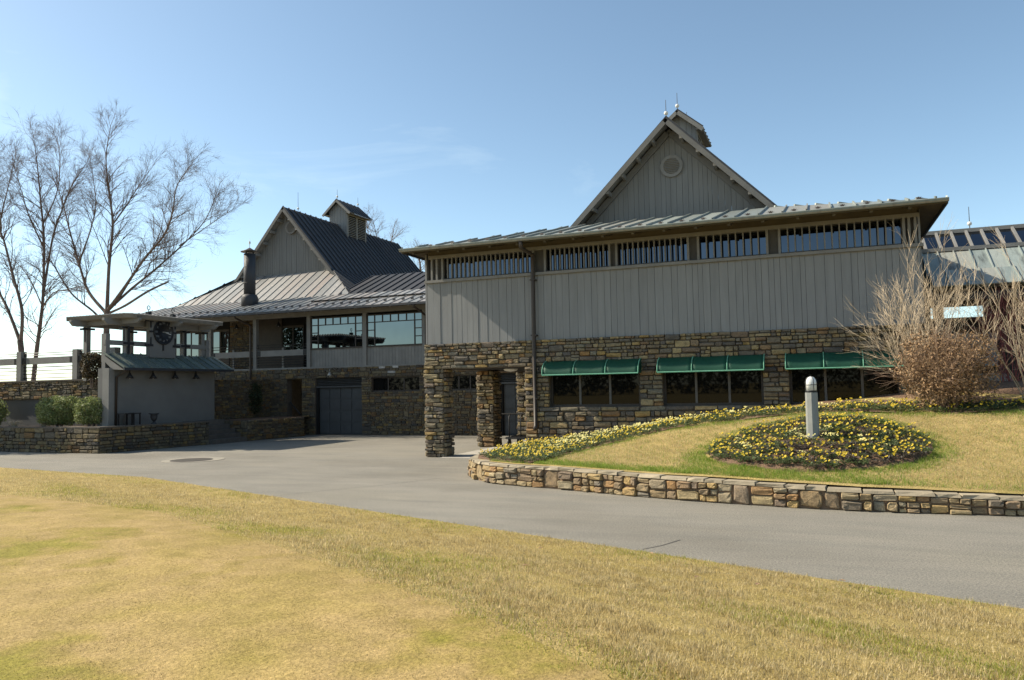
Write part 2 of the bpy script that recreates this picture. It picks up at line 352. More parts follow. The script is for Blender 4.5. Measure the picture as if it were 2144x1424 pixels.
def emit_stones(root, pl, mat, limit=300, rest='stone_infill'):
    def key(p): c = np.array(p[1]); return -(p[3][0]*p[3][2])/((c-EYEP)@(c-EYEP))
    pl = sorted(pl, key=key); V = []; Fc = []; k = 0
    for i, (part, c, rz, s, m) in enumerate(pl):
        asp = s[0]/s[2]; a = min(VARS, key=lambda q: abs(math.log(q/asp))); vi = rng.randrange(7)
        tl = rng.gauss(0, .022)
        if i < limit: inst('stone', vmesh(a, vi, m or mat), c, rz, s, part, tl)
        else:
            vs = np.array(VARS[a][vi][0])*np.array(s); vs = np.c_[vs[:, 0]+tl*vs[:, 2], vs[:, 1], vs[:, 2]-tl*vs[:, 0]]; cr, sr = math.cos(rz), math.sin(rz)
            V.append(np.c_[vs[:, 0]*cr-vs[:, 1]*sr+c[0], vs[:, 0]*sr+vs[:, 1]*cr+c[1], vs[:, 2]+c[2]]); Fc += [tuple(x+k for x in f) for f in VARS[a][vi][1]]; k += len(vs)
    if V:
        b = MB(); b.v = [tuple(q) for q in np.vstack(V)]; b.f = Fc; o = b.build(rest, mat, root); o['kind'] = 'stuff'

# ------------------------------------------------------------------ ground
def struct(o): o['kind'] = 'structure'; return o
LE = [pz(*a)[:2] for a in ((0, 980), (300, 1000), (700, 1060), (1100, 1120), (1500, 1180), (2144, 1278))]
LE = [(-70, 22.0), (-40, 18.6)]+[tuple(p) for p in LE]+[(6, 6.9), (14, 5.6), (60, 2)]
LX, LY = np.array([p[0] for p in LE]), np.array([p[1] for p in LE])
def edgeY(x): return np.interp(x, LX, LY)
def lawnz(x, y):
    d = np.clip((edgeY(x)-y)/5.2, 0, 1); s = d*d*(3-2*d)
    return .012+.40*s+.02*np.clip(d*12, 0, 1)
def column_sheet(name, xs, ylo, yhi, rows, zf, mat, power=1.0):
    t = np.linspace(0, 1, rows)**power; V = []; 
    for x in xs:
        a, b = ylo(x), yhi(x); ys = b-(b-a)*t; V.append(np.c_[np.full(rows, x), ys, zf(np.full(rows, x), ys)])
    V = np.vstack(V); n = len(xs); i, j = np.meshgrid(np.arange(n-1), np.arange(rows-1), indexing='ij'); k = i*rows+j
    Fc = np.stack([k, k+1, k+rows+1, k+rows], -1).reshape(-1, 4)
    o = npmesh(name, V, Fc, mat); o.data.polygons.foreach_set('use_smooth', [True]*len(o.data.polygons)); return struct(o)
b = MB(); b.add([(-2500, -2500, -.06), (2500, -2500, -.06), (2500, 2500, -.06), (-2500, 2500, -.06)], [(0, 1, 2, 3)]); struct(b.build('ground', LAWN_M))
b = MB(); b.add([(-75, 1.5, 0), (60, 1.5, 0), (60, 31.2, 0), (-75, 31.2, 0)], [(0, 1, 2, 3)]); struct(b.build('driveway', ASPH))
xs = np.concatenate([np.linspace(-70, -26, 12), np.linspace(-25, 6, 125), np.linspace(7, 60, 14)])
column_sheet('lawn', xs, lambda x: -110, edgeY, 70, lawnz, LAWN_M, 2.0)
GB = [(0, 1035), (330, 1072), (600, 1150), (830, 1230), (1000, 1290), (1180, 1370), (1290, 1424)]
def onlawn(x, y):
    z = .3
    for _ in range(12): p = pz(x, y, z); z = .5*z+.5*float(lawnz(p[0], p[1]))
    return pz(x, y, z)
GBP = [onlawn(*a) for a in GB]; GX = np.array([-60, -40]+[p[0] for p in GBP]+[.4, .7]); GY = np.array([18.0, 16.0]+[p[1] for p in GBP]+[1.5, -3.8])
_o = np.argsort(GX); GX, GY = GX[_o], GY[_o]
def greenY(x): return np.interp(x, GX, GY)
column_sheet('putting_green', np.concatenate([np.linspace(-55, -21, 10), np.linspace(-20, .7, 110)]), lambda x: -4, greenY, 60, lambda x, y: lawnz(x, y)+.006, GREEN_M, 1.6)
SEAM = mk('tar_seam', (.10, .095, .085), (.075, .07, .065), 6, .9, 30, 0, var=0)
for pts in ([(585, 1037), (680, 1027), (790, 1017), (930, 1000)], [(1345, 1150), (1385, 1142), (1425, 1130)]):
    q = [pz(*a, .004) for a in pts]; b = MB()
    for a, c in zip(q, q[1:]):
        d = (c-a)/np.linalg.norm(c-a); n = np.array([-d[1], d[0], 0])*.008; b.add([a-n, c-n, c+n, a+n], [(0, 1, 2, 3)])
    struct(b.build('pavement_seam', SEAM))
b = MB(); b.box(-10.62, -8.0, 20.9, 31.0, -.03, .012); struct(b.build('portico_pavement', CONC))

# planted bank: thin-plate spline through levels read off the photograph
WALLP = [(-7.95, 21.05, .40), (-7.98, 19.2, .42), (-7.83, 17.4, .42), (-7.45, 16.45, .42), (-6.9, 15.85, .42), (-6.2, 15.45, .42), (-4.7, 14.95, .42), (-2.65, 14.2, .40), (-1.0, 13.78, .37), (.5, 13.6, .33), (2.7, 13.68, .27), (6, 14.1, .25), (10, 14.9, .25)]
LEV = WALLP+[(-.2, 14.5, .52), (-.2, 16, .95), (-.2, 17.7, 1.22), (-.2, 18.5, 1.34), (-.2, 19.5, 1.43), (-.25, 21.1, 1.5), (-2.27, 16.6, .68), (1.8, 16.4, .85), (-5.1, 18.2, .6), (-3.4, 18.6, .98),
             (-3.85, 21.1, 1.02), (-6, 20.5, .66), (-7.4, 20.6, .48), (1.7, 21.1, 1.68), (3.7, 18.3, 1.38), (3.7, 19.5, 1.5), (4.3, 21.1, 1.82), (8, 20, 1.75), (8, 17, 1.15), (6, 24.5, 1.95), (10, 27, 2), (2.6, 25, 1.9)]
P_ = np.array(LEV); n_ = len(P_)
def _tps(r2): return np.where(r2 > 1e-12, .5*r2*np.log(np.maximum(r2, 1e-12)), 0)
K_ = _tps(((P_[:, None, :2]-P_[None, :, :2])**2).sum(-1))+np.eye(n_)*.15; Q_ = np.c_[np.ones(n_), P_[:, :2]]
A_ = np.block([[K_, Q_], [Q_.T, np.zeros((3, 3))]]); C_ = np.linalg.solve(A_, np.r_[P_[:, 2], 0, 0, 0])
def bankz(x, y):
    x = np.atleast_1d(np.asarray(x, float)); y = np.atleast_1d(np.asarray(y, float))
    r2 = (x[:, None]-P_[None, :, 0])**2+(y[:, None]-P_[None, :, 1])**2
    return _tps(r2)@C_[:n_]+C_[n_]+C_[n_+1]*x+C_[n_+2]*y
def bz(x, y): return float(bankz(x, y)[0])
WX = np.array([p[0] for p in WALLP[2:]]); WY = np.array([p[1] for p in WALLP[2:]])
def wallY(x): return np.interp(x, WX, WY)
column_sheet('planted_bank', np.concatenate([np.linspace(-7.8, 4.6, 100), np.linspace(4.8, 10, 12)]), lambda x: wallY(x)+.14, lambda x: 21.14, 64, bankz, BANK_M)
LOW = [(-7.8, 16.6), (-5.75, 15.55), (-5.5, 16.3), (-5.3, 17.3), (-4.9, 18.05), (-3.4, 18.6), (-1.8, 18.65), (-.2, 18.5), (3.7, 18.3), (10, 18.6)]
TOP = [(-7.8, 20.6), (-6, 20.6), (-3.9, 20.6), (-2, 20.0), (-.2, 19.6), (3.7, 19.5), (10, 19.8)]
def curve(c, x): return np.interp(x, [p[0] for p in c], [p[1] for p in c])
column_sheet('mulch_border', np.linspace(-7.75, 10, 120), lambda x: max(curve(LOW, x), wallY(x)+.16), lambda x: 21.13, 40, lambda x, y: bankz(x, y)+.012+.02*np.sin(x*3.1+y*4), MULCH)
column_sheet('mulch_ground', np.linspace(2.37, 14, 30), lambda x: 21.1, lambda x: 30.0, 24, lambda x, y: bankz(np.minimum(x, 10), y)+.006, MULCH)
CBC, CBR = (-.2, 16.15), (2.05, 1.72)
V = [(CBC[0], CBC[1], bz(*CBC)+.05)]; Fq = []
for i in range(1, 13):
    for j in range(48):
        t = 2*math.pi*j/48; k = i/12*(1+.03*math.sin(3*t+1)+.02*math.sin(7*t)); x = CBC[0]+CBR[0]*k*math.cos(t); y = CBC[1]+CBR[1]*k*math.sin(t); V.append((x, y, bz(x, y)+(.045 if i < 12 else -.01)))
b = MB(); b.add(V, [(0, 1+j, 1+(j+1) % 48) for j in range(48)]+[(1+(i-1)*48+j, 1+i*48+j, 1+i*48+(j+1) % 48, 1+(i-1)*48+(j+1) % 48) for i in range(1, 12) for j in range(48)])
struct(b.build('round_flower_bed', MULCH, None, True))

# ------------------------------------------------------------------ clubhouse wing (right)
YF = 21.18
wing = thing('clubhouse_wing', (-4.4, 27, 0), 'large grey board-sided clubhouse wing on a stone base, with steep gable and stone-pillared portico', 'building')
pl = []
W3 = [(-7.22, -4.62), (-3.99, -1.41), (-.77, 1.78)]; WZ = (1.47, 2.74)
X0, X1 = -11.2, 2.36
body = MB(); body.box(-7.94, X1-.02, YF+.34, 35, 0, 3.36); body.box(-11.1, X1-.04, YF+.36, 35, 2.66, 6.2); body.build('core_wall', DARK, wing)
sw = MB()
fo = [(-7.94, -7.22), (-4.62, -3.99), (-1.41, -.77), (1.78, X1)]
for a, c in fo: sw.box(a, c, YF, YF+.33, 0, 2.74)
for a, c in W3: sw.box(a, c, YF, YF+.33, 0, 1.47)
sw.box(-11.17, X1, YF, YF+.33, 2.74, 3.37); sw.box(-11.17, -7.94, YF, YF+.5, 2.64, 2.74)
sw.box(-11.17, -10.7, YF+.5, 31.0, 2.64, 3.37); sw.box(X1-.3, X1, YF+.33, 35, 0, 3.37)
stonewall = sw.build('stone_wall', MORTAR, wing)
ops = [(a-X0, c-X0, WZ[0], WZ[1]) for a, c in W3]+[(0, -7.94-X0, -1, 2.64)]
rr = [q for q in courses(X1-X0, 0, 3.4, ops) if q[3] > bz(X0+(q[0]+q[1])/2, 21.1)-.1 or q[1]+X0 < -7.7]
pl += place_rects(rr, (X0, YF, 0), 0, stonewall)
pl += place_rects(courses(9.5, 0, 3.4, []), (X1, YF, 0), math.pi/2, stonewall)
for yp in (21.18, 25.04, 28.9):
    p = MB(); p.box(-11.15, -10.64, yp+.04, yp+.62, 0, 2.64 if yp < 22 else 2.64); pil = p.build('pillar', MORTAR, wing)
    H_ = 2.64
    pl += place_rects(courses(.63, 0, H_, []), (-11.21, yp+.03, 0), 0, pil, .085)
    pl += place_rects(courses(.60, 0, H_, []), (-10.64, yp+.02, 0), math.pi/2, pil, .085)
    pl += place_rects(courses(.60, 0, H_, []), (-11.16, yp+.62, 0), -math.pi/2, pil, .085)
    pl += place_rects(courses(.55, 0, H_, []), (-10.65, yp+.62, 0), math.pi, pil, .085)
pl += place_rects(courses(9.2, 2.64, 3.4, []), (-11.17, 30.4, 0), -math.pi/2, stonewall)
pl += place_rects(courses(9.4, 0, 2.64, []), (-7.94, 30.6, 0), -math.pi/2, stonewall)
emit_stones(wing, pl, S_FAC)
MB().box(-10.69, -7.95, YF+.51, 31.0, 2.70, 2.78).build('portico_ceiling', TRIM, wing)
# windows
MULL = mk('window_mullion', (.12, .11, .10), (.09, .083, .076), 4, .6, 30, 0, var=0)
for a, c in W3:
    w = MB(); t = .06
    w.box(a, c, YF+.12, YF+.2, WZ[0]-.0, WZ[0]+t); w.box(a, c, YF+.12, YF+.2, WZ[1]-t, WZ[1]); w.box(a, a+t, YF+.121, YF+.199, WZ[0], WZ[1]); w.box(c-t, c, YF+.121, YF+.199, WZ[0], WZ[1])
    win = w.build('window', BRONZE, wing); L3 = (c-a)/3
    for i in range(3): MB().box(a+i*L3+.035, a+(i+1)*L3-.035, YF+.155, YF+.17, WZ[0]+.05, WZ[1]-.05).build('pane', GLASS_DARK, win)
    for i in (1, 2): MB().box(a+i*L3-.03, a+i*L3+.03, YF+.122, YF+.198, WZ[0]+t, WZ[1]-t).build('mullion', MULL, win)
    MB().box(a-.02, c+.02, YF-.03, YF+.12, WZ[0]-.05, WZ[0]-.003).build('sill', BRONZE, win)
# siding, ledge, clerestory
strips(wing, 'siding_board', (X0+.1, YF+.02, 3.38), (1, 0, 0), (0, 0, 1), [(0, 0), (X1-.02-X0-.1, 0), (X1-.02-X0-.1, 1.88), (0, 1.88)], .12, .25, SIDING, .05, .007, .007)
strips(wing, 'siding_board', (X1+.02, YF+.05, 3.38), (0, 1, 0), (0, 0, 1), [(0, 0), (12, 0), (12, 2.8), (0, 2.8)], .2, .34, SIDING, .05, .01, .012)
strips(wing, 'siding_board', (-11.14, YF+.05, 3.41), (0, 1, 0), (0, 0, 1), [(0, 0), (9.5, 0), (9.5, 2.75), (0, 2.75)], .2, .34, SIDING, .05, .01, .012)
MB().box(X0+.04, X1+.06, YF-.06, YF+.3, 5.26, 5.34).build('ledge', TRIM, wing)
MB().box(X0+.15, X1, YF+.02, YF+.3, 6.0, 6.1).build('clerestory_head', TRIM, wing)
MB().box(X0+.12, X1+.01, YF+.05, YF+.32, 6.1, 6.42).build('frieze', OLIVE, wing)
posts = [(899, 926), (1112, 1141), (1272, 1291), (1437, 1463), (1603, 1634), (1889, 1921)]
px_ = []; DARKP = mk('recessed_panel', (.10, .093, .083), (.075, .07, .064), 3, .8, 20, .003, var=.05)
for a, c in posts:
    xa, xc = py(a, 500, YF)[0], py(c, 500, YF)[0]; px_.append((xa, xc)); MB().box(xa, xc, YF+.13, YF+.31, 5.34, 6.0).build('clerestory_panel', DARKP, wing)
    for xx in ((xa+.03, xc-.03) if 899 < a < 1889 else (xa+.05, (xa+xc)/2, xc-.03)): MB().box(xx-.03, xx+.03, YF+.02, YF+.129, 5.34, 6.0).build('clerestory_post', TRIM, wing)
for (a0, a1), (c0, c1) in zip(px_, px_[1:]):
    MB().box(a1, c0, YF+.23, YF+.25, 5.34, 6.0).build('clerestory_pane', GLASS_CLER, wing)
    n = max(4, round((c0-a1)/(.145 if a1 < -4.5 else .18))); st = (c0-a1)/n
    for i in range(1, n): MB().box(a1+i*st-.016, a1+i*st+.016, YF+.02, YF+.11, 5.34, 6.0).build('fin', TRIM, wing)
    MB().box(a1, c0, YF+.01, YF+.22, 5.34, 5.375).build('clerestory_sill', COP_DARK, wing)
# skirt roof
EX0, EX1, EY, EZ, T = -11.40, 2.84, 20.18, 6.19, .257
def roofstrip(par, O, U, V, poly, sp, mat, rib=.05, name='roof_pan', thick=.03): return strips(par, name, O, U, V, poly, sp, sp, mat, thick, 0, .0, rib, .035)
sl = math.hypot(1, T); Vf = (0, 1/sl, T/sl); run = 4.0*sl
roofstrip(wing, (EX0, EY, EZ), (1, 0, 0), Vf, [(0, 0), (EX1-EX0, 0), (EX1-EX0-4.0, run), (4.0, run)], .56, COP_MAIN)
roofstrip(wing, (EX1, EY, EZ), (0, 1, 0), (-1/sl, 0, T/sl), [(0, 0), (15, 0), (11, run), (4.0, run)], .56, COP_MAIN)
roofstrip(wing, (EX0, EY+15, EZ), (0, -1, 0), (1/sl, 0, T/sl), [(0, 0), (15, 0), (11, run), (4.0, run)], .56, COP_MAIN)
sf = MB(); sf.prism([(EX0+.03, EY+.03, EZ-.07), (EX1-.03, EY+.03, EZ-.07), (X1-.1, YF+.3, EZ-.07+1.25*T), (X0+.2, YF+.3, EZ-.07+1.25*T)], (0, 0, .03)); sf.build('soffit', OLIVE, wing)
MB().prism([(EX1-.03, EY+.06, EZ-.07), (EX1-.03, EY+14, EZ-.07), (X1-.1, EY+14, EZ-.07+.55*T), (X1-.1, EY+.6, EZ-.07+.55*T)], (0, 0, .03)).build('soffit', OLIVE, wing)
MB().prism([(EX0+.03, EY+.06, EZ-.07), (EX0+.03, EY+14, EZ-.07), (X0+.2, EY+14, EZ-.07+.35*T), (X0+.2, EY+.4, EZ-.07+.35*T)], (0, 0, .03)).build('soffit', OLIVE, wing)
MB().box(EX0, EX1, EY-.02, EY+.02, EZ-.13, EZ-.02).build('fascia', OLIVE, wing)
MB().box(EX1-.02, EX1+.02, EY+.021, EY+14, EZ-.13, EZ-.02).build('fascia', COP_DARK, wing)
MB().box(EX0-.02, EX0+.02, EY+.021, EY+14, EZ-.13, EZ-.02).build('fascia', COP_DARK, wing)
g = MB()
for k in range(6):
    t0, t1 = math.pi*k/6, math.pi*(k+1)/6
    g.add([(x, EY-.08-.065*math.cos(t), EZ-.03-.08*math.sin(t)) for t in (t0, t1) for x in (EX0-.02, EX1+.02)], [(0, 1, 3, 2)])
g.box(EX0-.02, EX1+.02, EY-.15, EY-.14, EZ-.035, EZ-.018); g.build('gutter', COP_MAIN, wing)
x = EX0+.35
while x < EX1:
    MB().bar((x, EY+.04, EZ-.13), (x, YF+.1, EZ-.13+.95*T), .07, .1).build('rafter_tail', OLIVE, wing); x += .82
for i in range(1, 26):                                   # snow guards near the eave on each seam
    x = EX0+i*.56+.28
    if x > EX1-.2: break
    m_ = MB(); vv = .55 if i > 1 else .2; y, z = EY+vv/sl, EZ+vv*T/sl+.004
    for k in range(5):
        t = math.radians(-60+30*k); m_.add([(x-.02, y, z), (x+.02, y, z), (x+.11*math.sin(t)+.02*math.cos(t), y+.03, z+.06*math.cos(t)), (x+.11*math.sin(t)-.02*math.cos(t), y+.03, z+.06*math.cos(t)), (x, y+.05, z)], [(0, 1, 2, 3), (3, 2, 4), (0, 3, 4), (1, 4, 2)])
    m_.box(x-.03, x+.03, y, y+.16, z-.01, z+.015); m_.build('snow_guard', BRONZE, wing)
# downpipe
d = MB(); d.tube([(-7.62, EY-.06, EZ-.1), (-7.62, EY-.02, EZ-.28), (-7.62, YF-.09, 5.85), (-7.62, YF-.10, 5.3), (-7.62, YF-.12, 3.5), (-7.62, YF-.13, .95), (-7.6, YF-.25, .86)], .06, 8)
dp = d.build('downpipe', BRONZE, wing, True)
for z in (5.1, 3.5, 1.7): MB().box(-7.70, -7.54, YF-.17, YF+.02, z, z+.04).build('pipe_bracket', BRONZE, dp)
# steep gable on top of the skirt
GXc, GZ, GH, GB0, GYR, GYW = -4.25, 10.45, 3.2, 7.2, 24.3, 24.95
s2 = math.sqrt(2)
strips(wing, 'gable_board', (GXc-3.2, GYW, 7.0), (1, 0, 0), (0, 0, 1), [(0.1, 0), (6.3, 0), (6.3, .1), (3.2, 3.25), (.1, .1)], .12, .21, GABLE_SHADED, .05, .006, .007)
for sg in (-1, 1):
    O = (GXc+sg*3.28, GYR, GZ-3.28); V = (-sg/s2, 0, 1/s2); L = 3.28*s2
    U = (0, 1, 0) if sg > 0 else (0, -1, 0); O2 = O if sg > 0 else (O[0], GYR+8.8, O[2])
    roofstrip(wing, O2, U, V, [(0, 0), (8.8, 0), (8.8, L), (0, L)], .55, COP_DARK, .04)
    rk = MB(); off = Vector((-sg*.0, 0, -.17)); a = Vector((GXc+sg*3.3, GYR+.02, GZ-3.3-.13)); c = Vector((GXc+sg*.04, GYR+.02, GZ-.17))
    rk.bar(a, c, .06, .15, (0, 0, 1)); rk.build('rake_board', RAKE, wing)
    MB().prism([(GXc+sg*3.25, GYR+.05, GZ-3.25-.08), (GXc+sg*.05, GYR+.05, GZ-.13), (GXc+sg*.05, GYW+.05, GZ-.13), (GXc+sg*3.25, GYW+.05, GZ-3.25-.08)], (0, 0, .03)).build('rake_soffit', SIDING, wing)
    rk2 = MB(); rk2.bar((GXc+sg*3.2, GYW-.06, GZ-3.2-.32), (GXc+sg*.05, GYW-.06, GZ-.36), .06, .2); rk2.build('rake_trim', RAKE, wing)
    for i in range(6):
        t = .45+i*.5; MB().bar((GXc+sg*t, GYR+.06, GZ-t-.22), (GXc+sg*t, GYW, GZ-t-.24), .09, .13).build('lookout', TRIM, wing)
MB().box(GXc-3.2, GXc+3.2, GYW-.1, GYW-.02, 7.22, 7.36).build('base_flashing', COP_DARK, wing)
def round_vent(par, x, y, z, r):
    v = MB(); n = 24
    for j in range(n):
        t0, t1 = 2*math.pi*j/n, 2*math.pi*(j+1)/n; q = []
        for t in (t0, t1):
            for rad, yy in ((r*.72, 0), (r, 0), (r, -.06), (r*.72, -.06)): q.append((x+rad*math.cos(t), y+yy, z+rad*math.sin(t)))
        v.add(q, [(0, 1, 5, 4), (1, 2, 6, 5), (2, 3, 7, 6), (3, 0, 4, 7)])
    o = v.build('round_vent', TRIM, par); MB().lathe([(r*.74, 0), (r*.74, -.012)], (x, y, z), 20, 'y').build('vent_back', DARK, o)
    for i in range(-4, 5):
        h = i*r*.155; wd = math.sqrt(max((r*.72)**2-h*h, .001)); MB().bar((x-wd, y-.035, z+h), (x+wd, y-.035, z+h), .06, r*.07, (0, .6, 1)).build('vent_slat', TRIM, o)
round_vent(wing, -4.2, GYW-.01, 9.02, .36)
MB().prism([(GXc-3.2, 33.0, 7), (GXc+3.2, 33.0, 7), (GXc, 33.0, 10.2)], (0, .05, 0)).build('back_gable', SIDING, wing)
def rod(par, x, y, z, h=.75, br=.07):
    o = MB().tube([(x, y, z-.04), (x, y, z+h)], [.014, .008], 5).build('lightning_rod', BRONZE, par)
    MB().lathe([(.001, z+.1), (br*.75, z+.1+br*.35), (br, z+.1+br), (br*.75, z+.1+br*1.65), (.001, z+.1+2*br)], (x, y, 0), 12).build('ball', WHITEP, o, True)
def cupola(par, xc, y0, y1, zb, ze, za, hw, rw, boards, side_slats=True):
    c = MB().box(xc-hw+.03, xc+hw-.06, y0+.03, y1-.03, zb, ze).build('cupola', DARK, par)
    slope = (za-ze)/rw; top = ze+hw*slope
    strips(c, 'cupola_board', (xc-hw, y0, zb), (1, 0, 0), (0, 0, 1), [(0, 0), (2*hw, 0), (2*hw, ze-zb+(rw-hw)*slope-.08), (hw, za-zb-.1), (0, ze-zb+(rw-hw)*slope-.08)], .14, .24, SIDING, .04, .006)
    fr = MB(); 
    for y in (y0, (y0+y1)/2-.05, y1-.1): fr.box(xc+hw-.05, xc+hw+.02, y, y+.1, zb, ze)
    fr.box(xc+hw-.05, xc+hw+.015, y0+.1, y1-.1, ze-.1, ze); fr.build('louvre_frame', TRIM, c)
    z = zb+.08
    while z < ze-.1:
        MB().bar((xc+hw-.02, y0+.08, z), (xc+hw-.02, y1-.08, z), .09, .02, (.7, 0, 1)).build('louvre_slat', TRIM, c); z += .105
    L = math.hypot(rw, za-ze)
    for sg in (-1, 1):
        V = Vector((-sg*rw, 0, za-ze)).normalized(); ln = y1-y0+.5
        O = (xc+sg*rw, y0-.25, ze) if sg > 0 else (xc+sg*rw, y1+.25, ze); U = (0, 1, 0) if sg > 0 else (0, -1, 0)
        roofstrip(c, O, U, V, [(0, 0), (ln, 0), (ln, L), (0, L)], .4, COP_DARK, .035)
        MB().bar((xc+sg*rw, y0-.24, ze-.09), (xc+sg*.02, y0-.24, za-.11), .05, .13).build('rake_board', TRIM, c)
        MB().box(min(xc+sg*rw*.98, xc+sg*hw), max(xc+sg*rw*.98, xc+sg*hw), y0-.2, y1+.2, ze-.05, ze-.03).build('eave_board', TRIM, c)
    rod(c, xc, y0-.1, za, .62); rod(c, xc, y1+.1, za, .62)
    return c
cupola(wing, GXc+.05, 26.55, 28.4, 9.6, 10.62, 11.33, .60, .84, 5)
rod(wing, GXc, GYR+.2, GZ, .6)
# portico ceiling light
p_ = pz(1072, 771, 2.66)
t = thing('ceiling_light', (-9.6, 24.2, 2.7), 'shallow round glass ceiling light under the stone portico', 'light'); t['group'] = ''; del t['group']
MB().lathe([(.24, 2.70), (.25, 2.66), (.2, 2.60), (.08, 2.575), (.01, 2.57)], (-9.6, 24.2, 0), 20).build('diffuser', WHITEP, t, True); MB().lathe([(.27, 2.70), (.27, 2.675)], (-9.6, 24.2, 0), 20).build('trim_ring', BRONZE, t)

# awnings
AL = ['curved green canvas awning over the window nearest the brown downpipe', 'curved green canvas awning over the middle window of the stone wall', 'curved green canvas awning over the window beside the bare shrub']
for (a, c), lab in zip(W3, AL):
    a -= .06; c += .06
    t = thing('awning', ((a+c)/2, YF, 2.45), lab, 'awning', 'green awnings over the stone-wall windows')
    pr = [(YF-.46*math.sin(q), 2.40+.37*math.cos(q)) for q in np.linspace(.06, math.pi/2, 9)]+[(YF-.463, 2.36)]
    for i in range(3):
        u0, u1 = a+(c-a)*i/3, a+(c-a)*(i+1)/3; m_ = MB(); q = []; nx_ = 8
        for k in range(nx_+1):
            u = u0+(u1-u0)*k/nx_; sag = .022*math.sin(math.pi*k/nx_)
            for j, (y, z) in enumerate(pr): q.append((u, y+sag*.7, z-sag*math.sin(math.pi*min(j, 8)/8)))
        n = len(pr); m_.add(q, [(k*n+j, k*n+j+1, (k+1)*n+j+1, (k+1)*n+j) for k in range(nx_) for j in range(n-1)]); o = m_.build('canopy_panel', CANVAS, t, True)
        sm = o.modifiers.new('thickness', 'SOLIDIFY'); sm.thickness = .004
    for i in range(4):
        u = a+(c-a)*i/3; MB().tube([(u, y-.004, z+.004) for y, z in pr], .014, 6).build('rib', CANVAS_RIB, t, True)
    MB().tube([(a, YF-.468, 2.365), (c, YF-.468, 2.365)], .02, 6).build('front_bar', CANVAS_RIB, t)
    for u in (a, c): MB().prism([(u, y, z) for y, z in pr]+[(u, YF-.01, 2.37)], (.004, 0, 0)).build('side_panel', CANVAS, t)

# ------------------------------------------------------------------ lodge (left building)
YG = 31.04
lodge = thing('clubhouse_lodge', (-24, 36, 0), 'long lodge with dark copper gable roof, louvred cupola, veranda and stone garage level', 'building')
pl = []
XL0, XL1 = -29.0, -8.6
doorR = (-23.86, -23.0); gar = [(-22.25, -19.70), (-12.85, -10.4)]; wins = [(-19.17, -16.71), (-15.35, -13.7)]
ops = [(doorR[0]-XL0, doorR[1]-XL0, -1, 2.64)]+[(a-XL0, c-XL0, -1, 2.66) for a, c in gar]+[(a-XL0, c-XL0, 1.97, 2.63) for a, c in wins]
sw = MB(); cur = XL0
for a, c in sorted([doorR]+gar+wins):
    sw.box(cur, a, YG, YG+.35, 0, 2.66); cur = c
    if (a, c) in wins: sw.box(a, c, YG, YG+.35, 0, 1.97); sw.box(a, c, YG, YG+.35, 2.63, 2.66); sw.box(a, c, YG+.3, YG+.35, 1.97, 2.63)
sw.box(cur, XL1, YG, YG+.35, 0, 2.66); sw.box(XL0, XL1, YG, YG+.35, 2.66, 3.12)
sw.box(XL0, XL1, YG+3, YG+3.2, 0, 3.1)
lw = sw.build('stone_wall', MORTAR, lodge)
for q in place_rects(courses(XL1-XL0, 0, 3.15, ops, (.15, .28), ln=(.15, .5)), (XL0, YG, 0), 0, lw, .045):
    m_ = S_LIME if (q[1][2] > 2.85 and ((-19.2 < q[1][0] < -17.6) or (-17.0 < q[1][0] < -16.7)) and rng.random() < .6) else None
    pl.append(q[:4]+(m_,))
MB().box(XL0, XL1, YG-.05, YG+.4, 3.12, 3.2).build('deck_edge', TRIM, lodge)
MB().box(XL0, XL1, YG+.4, 35, 3.0, 3.19).build('deck', CONC, lodge)
for a, c in gar:
    dr = MB().box(a+.12, c-.02, YG+.18, YG+.22, 0.01, 2.2).build('garage_door', DOORP, lodge)
    cw, rh = (c-a-.14)/4, 2.17/4
    for i in range(4):
        for j in range(4): MB().box(a+.12+i*cw+.05, a+.12+(i+1)*cw-.05, YG+.155, YG+.179, .03+j*rh+.05, .03+(j+1)*rh-.04).build('door_panel', DOORP, dr)
    lv = MB().box(a, c, YG+.2, YG+.24, 2.28, 2.66).build('louvre', DARK, lodge)
    for k in range(5): MB().bar((a, YG+.14, 2.32+k*.075), (c, YG+.14, 2.32+k*.075), .09, .022, (0, .7, 1)).build('louvre_slat', DOORP, lv)
    MB().box(a, c, YG+.05, YG+.23, 2.2, 2.28).build('door_header', DOORP, lodge); MB().box(a, a+.12, YG+.06, YG+.23, 0, 2.2).build('door_jamb', DARK, lodge)
for a, c in wins:
    w = MB(); w.box(a, c, YG+.08, YG+.16, 1.97, 2.03); w.box(a, c, YG+.08, YG+.16, 2.58, 2.63)
    k = 3
    for i in range(k+1): xx = a+(c-a)*i/k; w.box(max(a, xx-.03), min(c, xx+.03), YG+.081, YG+.159, 2.03, 2.58)
    o = w.build('window', BRONZE, lodge)
    for i in range(k): MB().box(a+(c-a)*i/k+.02, a+(c-a)*(i+1)/k-.02, YG+.11, YG+.125, 2.0, 2.6).build('pane', GLASS_DARK, o)
# stair recess with sloping handrail
MB().box(doorR[0], doorR[1], YG+1.3, YG+1.36, 0, 2.66).build('recess_wall', DOORP, lodge)
for i in range(4): MB().box(doorR[0]+.01, doorR[1]-.01, YG-.6+i*.3, YG-.3+i*.3+(.6 if i == 3 else 0), 0, .16*(i+1)).build('step', MORTAR, lodge)
MB().tube([(doorR[0]+.1, YG+.1, 1.55), (doorR[1]-.06, YG-.05, .95)], .03, 6).build('handrail', BLACK, lodge)
